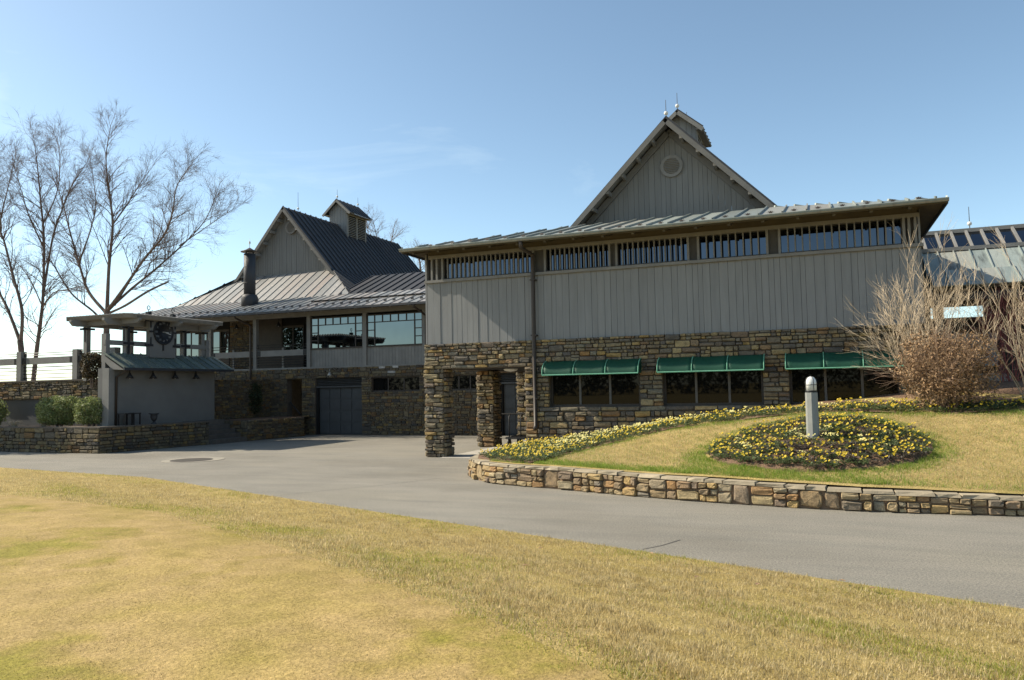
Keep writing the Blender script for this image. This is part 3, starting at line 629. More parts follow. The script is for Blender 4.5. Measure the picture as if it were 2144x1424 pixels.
# gallery: wainscot, posts, framed windows of small panes round a big one
gp = [-22.62, -19.53, -16.42, -13.3, -10.2]
for x in gp: MB().box(x-.1, x+.1, YG-.02, YG+.16, 3.2, 5.62).build('gallery_post', TRIM, lodge)
for a, c in zip(gp, gp[1:]):
    a += .1; c -= .1
    strips(lodge, 'wainscot_board', (a, YG+.06, 3.2), (1, 0, 0), (0, 0, 1), [(0, 0), (c-a, 0), (c-a, .82), (0, .82)], .16, .17, TRIM, .04, .003, .008)
    MB().box(a, c, YG, YG+.14, 4.02, 4.08).build('window_sill', BRONZE, lodge)
    wz0, wz1 = 4.08, 5.52; cw = (c-a)/7; rh0 = .36; rh = (wz1-wz0-rh0)/3; t = .04
    fr = MB(); fr.box(a, c, YG+.02, YG+.1, wz1-.05, wz1); fr.box(a, a+.05, YG+.021, YG+.099, wz0, wz1); fr.box(c-.05, c, YG+.021, YG+.099, wz0, wz1)
    fr.box(a+.05, c-.05, YG+.022, YG+.098, wz1-rh0-t/2, wz1-rh0+t/2)
    for i in range(1, 7): fr.box(a+i*cw-t/2, a+i*cw+t/2, YG+.024, YG+.096, wz1-rh0, wz1-.05)
    for i in (1, 6): fr.box(a+i*cw-t*.6, a+i*cw+t*.6, YG+.025, YG+.095, wz0, wz1-rh0)
    for s0 in (a+.05, c-cw): 
        for k in (1, 2): fr.box(s0, s0+cw-.05, YG+.026, YG+.094, wz0+k*rh-t/2, wz0+k*rh+t/2)
    o = fr.build('window', BRONZE, lodge)
    def pane(x0, x1, z0, z1): MB().box(x0, x1, YG+.055, YG+.067, z0, z1).build('pane', GLASS_SKY, o)
    for i in range(7): pane(a+i*cw+.02, a+(i+1)*cw-.02, wz1-rh0+.02, wz1-.04)
    for k in range(3):
        pane(a+.04, a+cw-.02, wz0+k*rh+.01, wz0+(k+1)*rh-.01); pane(c-cw+.02, c-.04, wz0+k*rh+.01, wz0+(k+1)*rh-.01)
    pane(a+cw+.02, c-cw-.02, wz0+.01, wz1-rh0-.02)
MB().box(-35.0, -9, YG-.05, YG+.2, 5.62, 5.84).build('eave_beam', TRIM, lodge)
MB().box(gp[0]-.1, -9, YG+.35, 35, 3.2, 6.4).build('gallery_core', DARK, lodge)
# veranda posts, back wall, doors
for x in (-25.78, -28.6, -32.0): MB().box(x-.1, x+.1, YG-.02, YG+.18, 3.2, 5.62).build('veranda_post', TRIM, lodge)
YV = 33.4
va = [py(x, 720, YV)[0] for x in (340, 445, 482, 537, 590, 633, 650)]
MB().box(-34.5, gp[0]-.1, YV+.1, YV+.3, 3.2, 6.3).build('veranda_back_wall', DARK, lodge)
bw = MB().box(va[2], va[3], YV, YV+.1, 3.2, 6.2).build('veranda_stone_wall', MORTAR, lodge)
pl += place_rects(courses(va[3]-va[2], 0, 2.9, [], (.15, .28)), (va[2], YV, 3.2), 0, bw, .045)
MB().box(va[3]+.02, va[4]-.02, YV+.02, YV+.1, 3.2, 6.2).build('veranda_panel', BRONZE, lodge)
MB().box(-34.5, -22.7, YG+.2, YV+.1, 5.9, 5.94).build('veranda_ceiling', OLIVE, lodge)
def glazed_door(x0, x1, n=2, top=5.35):
    o = MB().box(x0, x1, YV+.05, YV+.09, 3.2, top+.12).build('glazed_door', BRONZE, lodge); w = (x1-x0)/n
    for i in range(n): MB().box(x0+i*w+.05, x0+(i+1)*w-.05, YV+.03, YV+.049, 3.9, top).build('pane', GLASS_SKY, o)
glazed_door(va[4], va[5]+.05); glazed_door(va[5]+.3, va[6]+.9); glazed_door(va[1]-.1, va[2]-.12); glazed_door(va[0]-1.2, va[0]+.7, 3); glazed_door(va[0]+.95, va[1]-.4, 2)
for x0, x1 in ((-25.68, -22.72), (-28.5, -25.88)):      # railing board and rails
    MB().box(x0, x1, YG+.02, YG+.1, 3.78, 4.06).build('rail_board', TRIM, lodge)
    for xx in (x0+.1, x1-.1): MB().box(xx-.12, xx+.12, YG-.004, YG+.02, 3.79, 4.05).build('rail_bracket', BLACK, lodge)
    for z in (3.34, 3.46, 3.58, 3.70, 4.2, 4.32): MB().tube([(x0, YG+.06, z), (x1, YG+.06, z)], .018, 6).build('rail', BLACK, lodge)
    MB().box((x0+x1)/2-.05, (x0+x1)/2+.05, YG+.101, YG+.17, 3.2, 4.2).build('rail_post', TRIM, lodge)
# roofs
LEY, LEZ, LBY, LBZ = 29.84, 5.82, 33.0, 6.82
t1 = (LBZ-LEZ)/(LBY-LEY); q1 = math.hypot(1, t1)
roofstrip(lodge, (-35.9, LEY, LEZ), (1, 0, 0), (0, 1/q1, t1/q1), [(0, 0), (27.4, 0), (27.4, (LBY-LEY)*q1), (3.1, (LBY-LEY)*q1)], .46, COP_LODGE, .032)
t2 = .69; q2 = math.hypot(1, t2)
roofstrip(lodge, (-32.8, LBY, LBZ), (1, 0, 0), (0, 1/q2, t2/q2), [(0, 0), (11.2, 0), (11.2-2.5, 2.5*q2), (2.5, 2.5*q2)], .5, COP_LODGE, .032)
RXc, RZ, KX, KZ, RY0, RY1 = -27.2, 12.23, 3.1, 8.55, 35.0, 47.7
for sg in (-1, 1):
    fw_ = 5.6-KX; q3 = math.hypot(1, (KZ-LBZ)/fw_); tt = (KZ-LBZ)/fw_
    if sg > 0: O, U = (RXc+5.6, LBY, LBZ), (0, 1, 0); fl = [(0, 0), (RY1-LBY, 0), (RY1-LBY, fw_*q3), (2.2, fw_*q3)]
    else: O, U = (RXc-5.6, RY1, LBZ), (0, -1, 0); fl = [(0, 0), (RY1-LBY, 0), (RY1-LBY-2.2, fw_*q3), (0, fw_*q3)]
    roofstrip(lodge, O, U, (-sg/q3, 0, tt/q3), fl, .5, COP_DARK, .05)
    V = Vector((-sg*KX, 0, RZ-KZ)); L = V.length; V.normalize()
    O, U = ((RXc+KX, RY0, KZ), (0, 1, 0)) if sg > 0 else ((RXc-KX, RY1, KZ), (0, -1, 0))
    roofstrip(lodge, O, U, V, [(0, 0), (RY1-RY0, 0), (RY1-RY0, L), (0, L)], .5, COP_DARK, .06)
    MB().bar((RXc+sg*(KX+.02), RY0+.02, KZ-.16), (RXc+sg*.04, RY0+.02, RZ-.19), .06, .16).build('rake_board', RAKE, lodge)
    MB().bar((RXc+sg*(KX+.02), RY0+.02, KZ-.16), (RXc+sg*3.65, RY0+.02, 8.06), .06, .15).build('rake_board', RAKE, lodge)
    MB().prism([(RXc+sg*KX, RY0+.05, KZ-.1), (RXc+sg*.03, RY0+.05, RZ-.14), (RXc+sg*.03, RY0+.6, RZ-.14), (RXc+sg*KX, RY0+.6, KZ-.1)], (0, 0, .03)).build('rake_soffit', TRIM, lodge)
    for i in range(6):
        t = .35+i*.5; zz = RZ-(RZ-KZ)/KX*t; MB().bar((RXc+sg*t, RY0+.06, zz-.3), (RXc+sg*t, RY0+.55, zz-.32), .09, .14).build('lookout', TRIM, lodge)
strips(lodge, 'gable_board', (RXc-4, RY0+.5, 8.0), (1, 0, 0), (0, 0, 1), [(.55, 0), (7.45, 0), (7.05, .5), (4, 4.1), (.95, .5)], .14, .18, GABLE_SHADED, .05, .006, .008)
MB().box(RXc-3.5, RXc+3.5, RY0+.38, RY0+.44, 8.15, 8.32).build('base_flashing', COP_DARK, lodge)
MB().prism([(RXc-4.2, RY1-.3, 7), (RXc+4.2, RY1-.3, 7), (RXc, RY1-.3, 12.1)], (0, .05, 0)).build('back_gable', SIDING, lodge)
MB().box(RXc-5.2, RXc+5.2, 33.9, RY1-.4, 3.2, 6.7).build('core_wall', DARK, lodge)
round_vent(lodge, RXc+.25, RY0+.43, 11.1, .36)
cupola(lodge, RXc+.05, 40.3, 42.4, 11.0, 12.86, 13.75, .64, .98, 5)
rod(lodge, RXc, RY0+1.4, RZ, 1.1)
# link roof toward the wing
t3 = .42; q4 = math.hypot(1, t3)
roofstrip(lodge, (-22.2, LBY, LBZ+.01), (1, 0, 0), (0, 1/q4, t3/q4), [(0, 0), (13, 0), (13, 3.2*q4), (0, 3.2*q4)], .5, COP_DARK, .05)
# flashing ridge, gutter, rafters, downpipes
MB().box(-35.3, -8.5, LEY-.12, LEY, LEZ-.11, LEZ-.01).build('gutter', COP_DARK, lodge)
MB().prism([(-35.2, LEY+.02, LEZ-.06), (-8.6, LEY+.02, LEZ-.06), (-8.6, YG+.1, LEZ-.06+1.25*t1), (-35.2, YG+.1, LEZ-.06+1.25*t1)], (0, 0, .02)).build('soffit', TRIM, lodge)
x = -34.6
while x < -9: MB().bar((x, LEY+.03, LEZ-.11), (x, YG-.05, LEZ-.11+1.1*t1), .07, .08).build('rafter_tail', TRIM, lodge); x += .9
for x in (-25.95, -16.28): 
    yy = YG-.12
    MB().tube([(x, LEY-.06, LEZ-.1), (x, LEY, LEZ-.2), (x, yy, LEZ-.5), (x, yy, 4.6), (x, yy, 3.1), (x, yy, .25 if x > -20 else 2.2)], .05, 8).build('downpipe', BRONZE, lodge, True)
for i in range(58):                                      # snow guards
    x = -34.9+i*.46+.23
    if x > -11: break
    v_ = .7; y = LEY+v_/q1; z = LEZ+v_*t1/q1; MB().box(x-.07, x+.07, y-.01, y+.02, z, z+.09).build('snow_guard', COP_DARK, lodge)
emit_stones(lodge, pl, S_SHADED)
fl = thing('flue_pipe', (-26.9, 32.0, 6.4), 'tall round metal flue with conical cap rising from the front roof slope', 'chimney')
MB().lathe([(.42, 6.3), (.42, 6.85), (.36, 6.98), (.31, 7.02)], (-26.9, 32, 0), 20).build('base', COP_DARK, fl, True)
MB().lathe([(.29, 6.98), (.29, 9.1)], (-26.9, 32, 0), 20).build('pipe', COP_DARK, fl, True)
for z in (7.6, 8.4): MB().lathe([(.293, z), (.298, z+.015), (.293, z+.03)], (-26.9, 32, 0), 20).build('seam', COP_DARK, fl)
for k in range(4): MB().box(-26.9+.25*math.cos(k*1.571)-.015, -26.9+.25*math.cos(k*1.571)+.015, 32+.25*math.sin(k*1.571)-.015, 32+.25*math.sin(k*1.571)+.015, 9.05, 9.25).build('cap_strut', BLACK, fl)
MB().lathe([(.44, 9.2), (.45, 9.225), (.2, 9.32), (.04, 9.42)], (-26.9, 32, 0), 20).build('cap', BRONZE, fl, True)
MB().lathe([(.01, 9.4), (.015, 9.6), (.05, 9.66), (.05, 9.72), (.01, 9.78), (.008, 9.9)], (-26.9, 32, 0), 8).build('finial', WHITEP, fl, True)
# lamps on the lodge
def bell_lamp(name, pos_, wallp, label, cat='lamp', group=None, mat=BLACK, sc_=1.0):
    t = thing(name, pos_, label, cat, group); x, y, z = pos_; s = sc_
    MB().lathe([(.03*s, .22*s), (.05*s, .16*s), (.09*s, .1*s), (.15*s, .0), (.14*s, .01*s), (.04*s, .12*s)], pos_, 14).build('shade', mat, t, True)
    MB().lathe([(.02*s, .08*s), (.045*s, .05*s), (.045*s, .02*s), (.015*s, -.01*s)], pos_, 10).build('bulb', WHITEP, t, True)
    wv = Vector(wallp); p = Vector(pos_)+Vector((0, 0, .22*s)); MB().tube([p, p+Vector((0, 0, .1*s)), (p+wv)/2+Vector((0, 0, .16*s)), wv+Vector((0, 0, .02)), wv], .014*s, 6).build('arm', mat, t, True)
    return t
bell_lamp('wall_lamp', (-21.1, YG-.5, 2.72), (-21.1, YG-.04, 3.0), 'small bell-shaped metal lamp hanging above the garage door', mat=mk('grey_metal', (.35, .34, .31), (.25, .25, .23), 8, .35, 20, 0, metal=.6, var=0))
for x, lab in ((py(495, 690, 32.3)[0], 'dark bell lamp hanging under the veranda by the stone wall'), (py(583, 680, 32.3)[0], 'dark bell lamp hanging under the veranda by the glazed door')):
    bell_lamp('pendant_lamp', (x, 32.3, 5.35), (x, 32.3, 5.9), lab, group='veranda lamps')

# ------------------------------------------------------------------ terraces on the left
TZ = .92
STEPM = mk('stone_step', (.13, .115, .10), (.085, .078, .07), 4, .9, 30, .01, var=.2)
rt = thing('terrace_wall', (-24, 20.6, 0), 'low shade-darkened stone retaining wall with a corner round the left terrace', 'wall'); pl = []
A0, A1, A2 = (-60, 21.6), (-23.85, 20.55), (-22.97, 24.9)
b = MB(); b.prism([(-60, 21.65, 0), (-23.9, 20.6, 0), (-23.02, 24.9, 0), (-23.5, 24.9, 0), (-24.3, 21.0, 0), (-60, 22.0, 0)], (0, 0, TZ-.03)); twp = b.build('wall_core', MORTAR, rt)
def seg(a, c, z0, z1, part, ops=(), dz=0, **k):
    L = math.hypot(c[0]-a[0], c[1]-a[1]); return place_rects(courses(L, z0, z1, list(ops), **k), (a[0], a[1], dz), math.atan2(c[1]-a[1], c[0]-a[0]), part, .05)
pl += seg((-34, 20.85), A1, 0, TZ, twp); pl += seg(A1, A2, 0, TZ, twp)
MB().prism([(-60, 21.55, 0), (-23.8, 20.5, 0), (-22.92, 24.9, 0), (-23.37, 24.9, 0), (-24.2, 20.95, 0), (-60, 22.0, 0)], (0, 0, .05)).build('cap', MORTAR, rt).location.z += TZ-.03
b = MB(); b.prism([(-22.75, 26.9, 0), (-22.3, 30.2, 0), (-22.7, 30.2, 0), (-23.15, 26.9, 0)], (0, 0, TZ-.06)); pc = b.build('planter_core', MORTAR, rt)
pl += seg((-22.74, 26.9), (-22.29, 30.2), 0, TZ-.04, pc); pc2 = MB().box(-24.8, -22.78, 26.92, 27.3, 0, TZ-.06).build('planter_core', MORTAR, rt); pl += seg((-24.5, 26.9), (-22.75, 26.9), 0, TZ-.04, pc2)
emit_stones(rt, pl, S_SHADED, 300)
for i in range(5): MB().box(-24.5, -22.75-.3*i, 24.9, 26.9, .001+(TZ/5)*i, (TZ/5)*(i+1)).build('step', STEPM, rt)
b = MB(); b.add([(-60, 21.7, TZ-.05), (-23.9, 20.7, TZ-.05), (-23.05, 24.9, TZ-.05), (-24.5, 24.9, TZ-.05), (-24.5, 26.9, TZ-.05), (-22.85, 26.9, TZ-.05), (-22.4, 31, TZ-.05), (-60, 31, TZ-.05)], [tuple(range(8))]); struct(b.build('terrace', MULCH))
UZ = 2.65
ut = thing('upper_terrace_wall', (-32, 22.4, TZ), 'shade-darkened stone wall below the post-and-rail fence, behind the green shrubs', 'wall')
uc = MB().box(-60, -24.9, 22.4, 22.8, 1.95, UZ).build('wall_core', MORTAR, ut); MB().box(-60, -24.9, 22.5, 22.78, .5, 1.95).build('lower_wall', DOORP, ut)
uc2 = MB().box(-25.2, -24.86, 22.8, 31.0, .5, UZ).build('wall_core', MORTAR, ut)
emit_stones(ut, seg((-33, 22.4), (-24.9, 22.4), 1.95, UZ, uc)+seg((-24.86, 26.7), (-24.86, 31.0), .88, UZ, uc2), S_SHADED, 300); MB().box(-60, -24.7, 22.33, 22.85, UZ, UZ+.06).build('coping', MORTAR, ut)
b = MB(); b.add([(-60, 22.8, UZ-.02), (-24.8, 22.8, UZ-.02), (-24.8, 31.0, UZ-.02), (-60, 31, UZ-.02)], [(0, 1, 2, 3)]); struct(b.build('upper_terrace', CONC))
# shed
shed = thing('lean_to_shed', (-24.6, 24, TZ), 'long grey stucco lean-to with green copper roof below the clock', 'shed')
MB().box(-24.9, -24.32, 21.35, 26.7, .88, 3.05).build('wall', STUCCO, shed)
MB().box(-24.62, -24.30, 21.3, 21.55, .88, 3.05).build('corner_post', TRIM, shed)
qs = math.hypot(1.0, .55); roofstrip(shed, (-23.72, 21.45, 3.06), (0, 1, 0), (-1/qs, 0, .55/qs), [(0, 0), (5.75, 0), (5.75, qs*1.05), (0, qs*1.05)], .42, COP_SHED, .04)
MB().box(-23.80, -23.70, 21.45, 27.2, 2.96, 3.05).build('gutter', COP_DARK, shed)
MB().prism([(-23.74, 21.44, 2.97), (-24.75, 21.44, 3.53), (-24.75, 21.44, 3.36), (-24.3, 21.44, 3.0)], (0, .06, 0)).build('rake_board', TRIM, shed)
MB().box(-24.9, -24.72, 21.5, 27.1, 2.9, 3.62).build('back_wall', TRIM, shed)
MB().tube([(-23.76, 21.62, 2.97), (-24.0, 21.61, 2.85), (-24.25, 21.60, 2.72), (-24.27, 21.60, .92)], .04, 6).build('downpipe', BRONZE, shed, True)
LL = ['nearest', 'second', 'third', 'fourth']
for i, xx in enumerate((271, 320, 366, 410)):
    y_ = px(xx, 778, -24.0)[1]
    bell_lamp('gooseneck_lamp', (-23.98, y_, 2.66), (-24.31, y_+.28, 2.78), f'black gooseneck lamp under the shed eave, {["leftmost", "second from left", "third from left", "rightmost"][i]} of the row', group='lamps under the shed eave')
# pergola
per = thing('pergola', (-25.6, 24.3, UZ), 'grey timber pergola with diagonal slats rising behind the copper-roofed shed', 'pergola')
PX0, PX1, PY0, PY1 = -27.15, -23.9, 21.75, 26.75
for x, y in ((-26.55, 22.25), (-24.85, 22.55), (-26.55, 24.3), (-26.55, 26.3), (-24.85, 25.45), (-24.85, 26.5)):
    MB().box(x-.09, x+.09, y-.09, y+.09, UZ-.02, 4.72).build('post', TRIM, per)
    MB().box(x-.27, x+.27, y-.105, y-.091, 4.6, 4.68).build('bracket', BLACK, per); MB().box(x+.091, x+.105, y-.27, y+.27, 4.6, 4.68).build('bracket', BLACK, per); MB().box(x-.04, x+.04, y-.103, y-.092, 4.15, 4.6).build('bracket', BLACK, per)
for x in (-26.55, -24.85):
    m_ = MB(); m_.prism([(x-.06, PY0-.25, 4.86), (x-.06, PY0-.12, 4.72), (x-.06, PY1+.12, 4.72), (x-.06, PY1+.25, 4.86), (x-.06, PY1+.25, 4.95), (x-.06, PY0-.25, 4.95)], (.12, 0, 0)); m_.build('beam', TRIM, per)
for y in (22.25, 24.3, 26.3):
    m_ = MB(); m_.prism([(PX0-.1, y-.05, 4.88), (PX0+.05, y-.05, 4.76), (PX1-.05, y-.05, 4.76), (PX1+.1, y-.05, 4.88), (PX1+.1, y-.05, 4.949), (PX0-.1, y-.05, 4.949)], (0, .1, 0)); m_.build('cross_beam', TRIM, per)
c_ = PX0-PY1
while c_ < PX1-PY0:                                      # louvre slats at 45 degrees in plan: x - y = c
    a_ = max(PX0, PY0+c_); b_ = min(PX1, PY1+c_)
    if b_-a_ > .12: MB().bar((a_, a_-c_, 5.03), (b_, b_-c_, 5.03), .045, .17, (.45, -.45, 1)).build('slat', TRIM, per)
    c_ += .17
MB().box(-24.84, -24.72, 21.5, 26.75, 3.94, 4.12).build('rail', TRIM, per)
for y in (21.6, 26.7): MB().box(-24.93, -24.70, y-.09, y+.09, 3.3, 4.35).build('rail_post', TRIM, per)
for y in (22.55, 25.45): MB().box(-24.719, -24.70, y-.25, y+.25, 3.98, 4.08).build('bracket', BLACK, per); MB().box(-24.716, -24.702, y-.05, y+.05, 3.62, 4.6).build('bracket', BLACK, per)
# clock
ck = thing('wall_clock', (-24.5, 23.95, 3.6), 'round dark clock with pale hands on a grey panel with black corner brackets', 'clock')
CX, CY, CZ = -24.42, 23.95, 4.52
MB().box(-24.62, CX, CY-.66, CY+.66, 3.5, 5.12).build('panel', STUCCO, ck)
MB().lathe([(.50, 0), (.50, .05), (.44, .05), (.44, .03)], (CX, CY, CZ), 32, 'x').build('bezel', BLACK, ck, True)
MB().lathe([(.44, .0), (.44, .028)], (CX, CY, CZ), 32, 'x').build('dial', mk('dial', (.045, .05, .062), (.035, .04, .05), 4, .4, 10, 0, var=0), ck)
HAND = mk('pale_hand', (.62, .62, .58), (.55, .55, .52), 4, .5, 10, 0, var=0)
ROM = ['XII', 'I', 'II', 'III', 'IIII', 'V', 'VI', 'VII', 'VIII', 'IX', 'X', 'XI']
NUMM = mk('dial_numeral', (.26, .265, .27), (.22, .225, .23), 5, .6, 10, 0, var=0)
for i in range(12):
    a = math.radians(30*i); fc = bpy.data.curves.new('numeral', 'FONT'); fc.body = ROM[i]; fc.size = .115; fc.align_x = 'CENTER'; fc.align_y = 'CENTER'; fc.extrude = .002
    fo = bpy.data.objects.new('numeral', fc); COL.objects.link(fo); bpy.context.view_layer.update()
    me = bpy.data.meshes.new_from_object(fo.evaluated_get(bpy.context.evaluated_depsgraph_get())); bpy.data.objects.remove(fo); me.materials.append(NUMM)
    fo = bpy.data.objects.new('numeral', me); COL.objects.link(fo)
    fo.matrix_world = Matrix.Translation((CX+.034, CY+.36*math.sin(a), CZ+.36*math.cos(a)))@Matrix(((0, 0, 1, 0), (1, 0, 0, 0), (0, 1, 0, 0), (0, 0, 0, 1)))
    mm = fo.matrix_world.copy(); fo.parent = ck; fo.matrix_parent_inverse = Matrix.Translation(-Vector((-24.5, 23.95, 3.6)))
for ang, ln, w in ((102, .38, .028), (96, .26, .04)):
    a = math.radians(ang); MB().bar((CX+.044, CY-.06*math.sin(a), CZ-.06*math.cos(a)), (CX+.044, CY+ln*math.sin(a), CZ+ln*math.cos(a)), .006, w, (0, math.cos(a), -math.sin(a))).build('hand', HAND, ck)
for a, c in (((0, .5), (0, .62)), ((0, -.5), (0, -.74)), ((.5, 0), (.70, 0)), ((-.5, 0), (-.70, 0))):
    MB().bar((CX+.012, CY+a[0], CZ+a[1]), (CX+.012, CY+c[0], CZ+c[1]), .07, .02, (1, 0, 0)).build('strap', BLACK, ck)
for sy in (-1, 1):
    for z0, z1, zh in ((4.95, 4.55+.12, 4.95), (3.98, 4.3, 3.98)):
        MB().box(CX+.001, CX+.014, CY+sy*.62-.035, CY+sy*.62+.035, min(z0, z1), max(z0, z1)).build('bracket', BLACK, ck)
        y0, y1 = sorted((CY+sy*.5, CY+sy*.9)); MB().box(CX+.002, CX+.016, y0, y1, zh-.045, zh+.045).build('bracket', BLACK, ck)
    fp = MB().box(CX-.2, CX-.04, CY+sy*.62-.08, CY+sy*.62+.08, 5.12, 5.3).build('finial_post', BLACK, ck)
    MB().tube([(CX-.12, CY+sy*.62+.07*math.sin(q), 5.46+.08*math.cos(q)) for q in np.linspace(-math.pi, math.pi, 15)], .014, 6).build('ring', BLACK, fp, True)
    MB().tube([(CX-.12, CY+sy*.62, 5.28), (CX-.12, CY+sy*.62, 5.39)], .014, 6).build('ring_stem', BLACK, fp)
# fence on the upper terrace
def fence(x0, x1, label):
    t = thing('terrace_fence', ((x0+x1)/2, 22.55, UZ), label, 'fence', 'fence on the upper terrace'); Y = 22.55
    MB().box(x1-.13, x1+.13, Y-.13, Y+.13, UZ+.06, UZ+1.25).build('post', TRIM, t)
    MB().box(x0+.13, x1-.13, Y-.06, Y+.02, UZ+.72, UZ+.99).build('rail_board', TRIM, t)
    for xx in (x0+.2, x1-.2): MB().box(xx-.14, xx+.14, Y-.075, Y-.061, UZ+.73, UZ+.98).build('bracket', BLACK, t)
    for z in (.16, .32, .46, .60, 1.08, 1.17): MB().tube([(x0+.1, Y, UZ+z), (x1-.1, Y, UZ+z)], .017, 6).build('rail', BLACK, t)
    for xx in (x0+.16, x1-.16): MB().tube([(xx, Y+.03, UZ+.08), (xx, Y+.03, UZ+1.17)], .015, 6).build('upright', BLACK, t)
f0, f1, f2 = py(45, 770, 22.55)[0], py(162, 770, 22.55)[0], -25.4
fence(f0-3.4, f0, 'grey fence panel with black rails at the far left edge'); fence(f0, f1, 'grey fence panel with black rails in front of the bare tree trunks'); fence(f1, f2, 'grey fence panel half hidden by the leafy vine')
# urn and side tables
u = (-23.62, 22.75, TZ); t = thing('urn', u, 'dark metal garden urn on a pedestal foot beside the shed wall', 'urn')
MB().lathe([(.11, -.03), (.11, .03), (.05, .07), (.04, .12)], u, 14).build('foot', COP_DARK, t, True); MB().lathe([(.04, .12), (.1, .18), (.13, .28), (.12, .36), (.19, .40), (.19, .42), (.13, .415), (.1, .3)], u, 16).build('bowl', COP_DARK, t, True)
for y_, lab in ((21.72, 'small dark side table by the shed corner, nearer the shrub'), (22.1, 'small dark side table by the shed corner, nearer the urn')):
    t = thing('side_table', (-23.95, y_, TZ), lab, 'table', 'tables by the shed'); MB().box(-24.15, -23.75, y_-.17, y_+.17, TZ+.42, TZ+.46).build('table_top', BLACK, t)
    for a in (-.17, .17):
        for c in (-.14, .14): MB().box(-23.95+a-.02, -23.95+a+.02, y_+c-.02, y_+c+.02, TZ-.04, TZ+.42).build('leg', BLACK, t)
# manhole
mh = pz(405, 963, .004); t = thing('manhole_cover', (mh[0], mh[1], 0), 'dark oval drain grate with pale concrete collar in the driveway', 'grate')
MB().lathe([(.92, .001), (.92, .010)], (mh[0], mh[1], 0), 28).build('collar', mk('stained_collar', (.33, .30, .24), (.22, .2, .17), 3, .9, 40, .003, var=0), t); MB().lathe([(.62, .010), (.62, .018), (.55, .016)], (mh[0]+.02, mh[1]-.1, 0), 24).build('cover', mk('rusty_grate', (.07, .06, .05), (.045, .04, .035), 9, .8, 30, .004, var=0), t)
# hand truck in the portico
t = thing('luggage_trolley', (-9.7, 25.4, 0.012), 'black tubular trolley parked under the stone portico', 'trolley')
tx, ty = -9.98, 24.9
for i in range(2):
    MB().tube([(tx+i*.42, ty, .2), (tx+i*.42, ty+.02, 1.05), (tx+i*.42+.02, ty+.15, 1.15)], .022, 6).build('upright', BLACK, t, True)
    MB().lathe([(.13, -.03), (.15, -.02), (.15, .02), (.13, .03)], (tx+i*.42, ty, .162), 16, 'x').build('wheel', BLACK, t, True)
    MB().lathe([(.13, -.03), (.15, -.02), (.15, .02), (.13, .03)], (tx+i*.42, ty+.9, .162), 16, 'x').build('wheel', BLACK, t, True)
MB().tube([(tx-.3, ty+.1, 1.14), (tx+.95, ty+.15, 1.15)], .022, 6).build('handle', BLACK, t); MB().box(tx-.1, tx+.6, ty-.1, ty+1.05, .3, .36).build('platform', BLACK, t)
MB().tube([(tx+.9, ty+.9, .36), (tx+.9, ty+.9, 1.15)], .022, 6).build('upright', BLACK, t)

# ------------------------------------------------------------------ garden wall of the bank
gw = thing('garden_wall', (-3, 14.3, 0), 'low curved wall of rounded tan fieldstones holding the flower bank', 'wall'); pl = []
PW = [np.array(p[:2]) for p in WALLP[:]]; ct = []
for i in range(len(PW)-1):                               # smooth path
    p0, p1, p2, p3 = PW[max(i-1, 0)], PW[i], PW[i+1], PW[min(i+2, len(PW)-1)]
    for t in np.linspace(0, 1, 14, endpoint=False): ct.append(.5*((2*p1)+(-p0+p2)*t+(2*p0-5*p1+4*p2-p3)*t*t+(-p0+3*p1-3*p2+p3)*t**3))
ct = np.array(ct); sl_ = np.r_[0, np.cumsum(np.hypot(*np.diff(ct, axis=0).T))]; LT = sl_[-1]
def at(s): 
    p = np.array([np.interp(s, sl_, ct[:, 0]), np.interp(s, sl_, ct[:, 1])]); q = np.array([np.interp(s+.15, sl_, ct[:, 0]), np.interp(s+.15, sl_, ct[:, 1])]); r_ = np.array([np.interp(s-.15, sl_, ct[:, 0]), np.interp(s-.15, sl_, ct[:, 1])])
    d = q-r_; return p, math.atan2(d[1], d[0])
def topz(x): return float(np.interp(x, [p[0] for p in WALLP[2:]], [p[2] for p in WALLP[2:]]))
core = MB(); 
for i in range(0, len(ct)-1):
    a, c = ct[i], ct[i+1]; d = (c-a)/np.hypot(*(c-a)); n = np.array([-d[1], d[0]])
    za, zc = topz(a[0])-.05, topz(c[0])-.05; q = []
    for p, zz in ((a, za), (c, zc)): q += [(p[0]-n[0]*.025, p[1]-n[1]*.025, -.02), (p[0]+n[0]*.34, p[1]+n[1]*.34, -.02), (p[0]+n[0]*.34, p[1]+n[1]*.34, zz), (p[0]-n[0]*.025, p[1]-n[1]*.025, zz)]
    core.add(q, [(0, 4, 7, 3), (3, 7, 6, 2), (1, 2, 6, 5)])
gcore = core.build('wall_core', mk('garden_wall_joint', (.27, .18, .11), (.18, .12, .08), 9, .95, 30, .01, var=0), gw)
for u0, u1, z0, z1 in courses(LT, 0, 1.0, [], (.42, .6), ln=(.15, .5)) if False else []: pass
s = 0.05
r3 = random.Random(4)
while s < LT-.3:                                         # columns of one to three rough stones, then a cap course
    p, rz = at(s); H_ = topz(p[0])-.045
    if p[0] < -7.8 and p[1] > 20.4: H_ = .36
    w = r3.uniform(.2, .46); k = r3.choice((1, 2, 3, 3, 3)) if H_ > .3 else r3.choice((1, 2, 2, 3)); cuts = [0]+sorted((i+r3.uniform(-.2, .2))/k for i in range(1, k))+[1]
    for c0, c1 in zip(cuts, cuts[1:]):
        hh = (c1-c0)*H_; q = s
        while q < s+w-.01:
            l = r3.uniform(.9, 2.6)*max(hh, .1)
            if s+w-(q+l) < .12: l = s+w-q
            pp, rq = at(q+l/2); pl.append((gcore, (pp[0], pp[1], c0*H_+hh/2), rq+r3.uniform(-.03, .03), (l-.006, r3.uniform(.06, .13), hh-.005), None)); q += l
    s += w
emit_stones(gw, pl, S_NEAR, 300)
s = 0
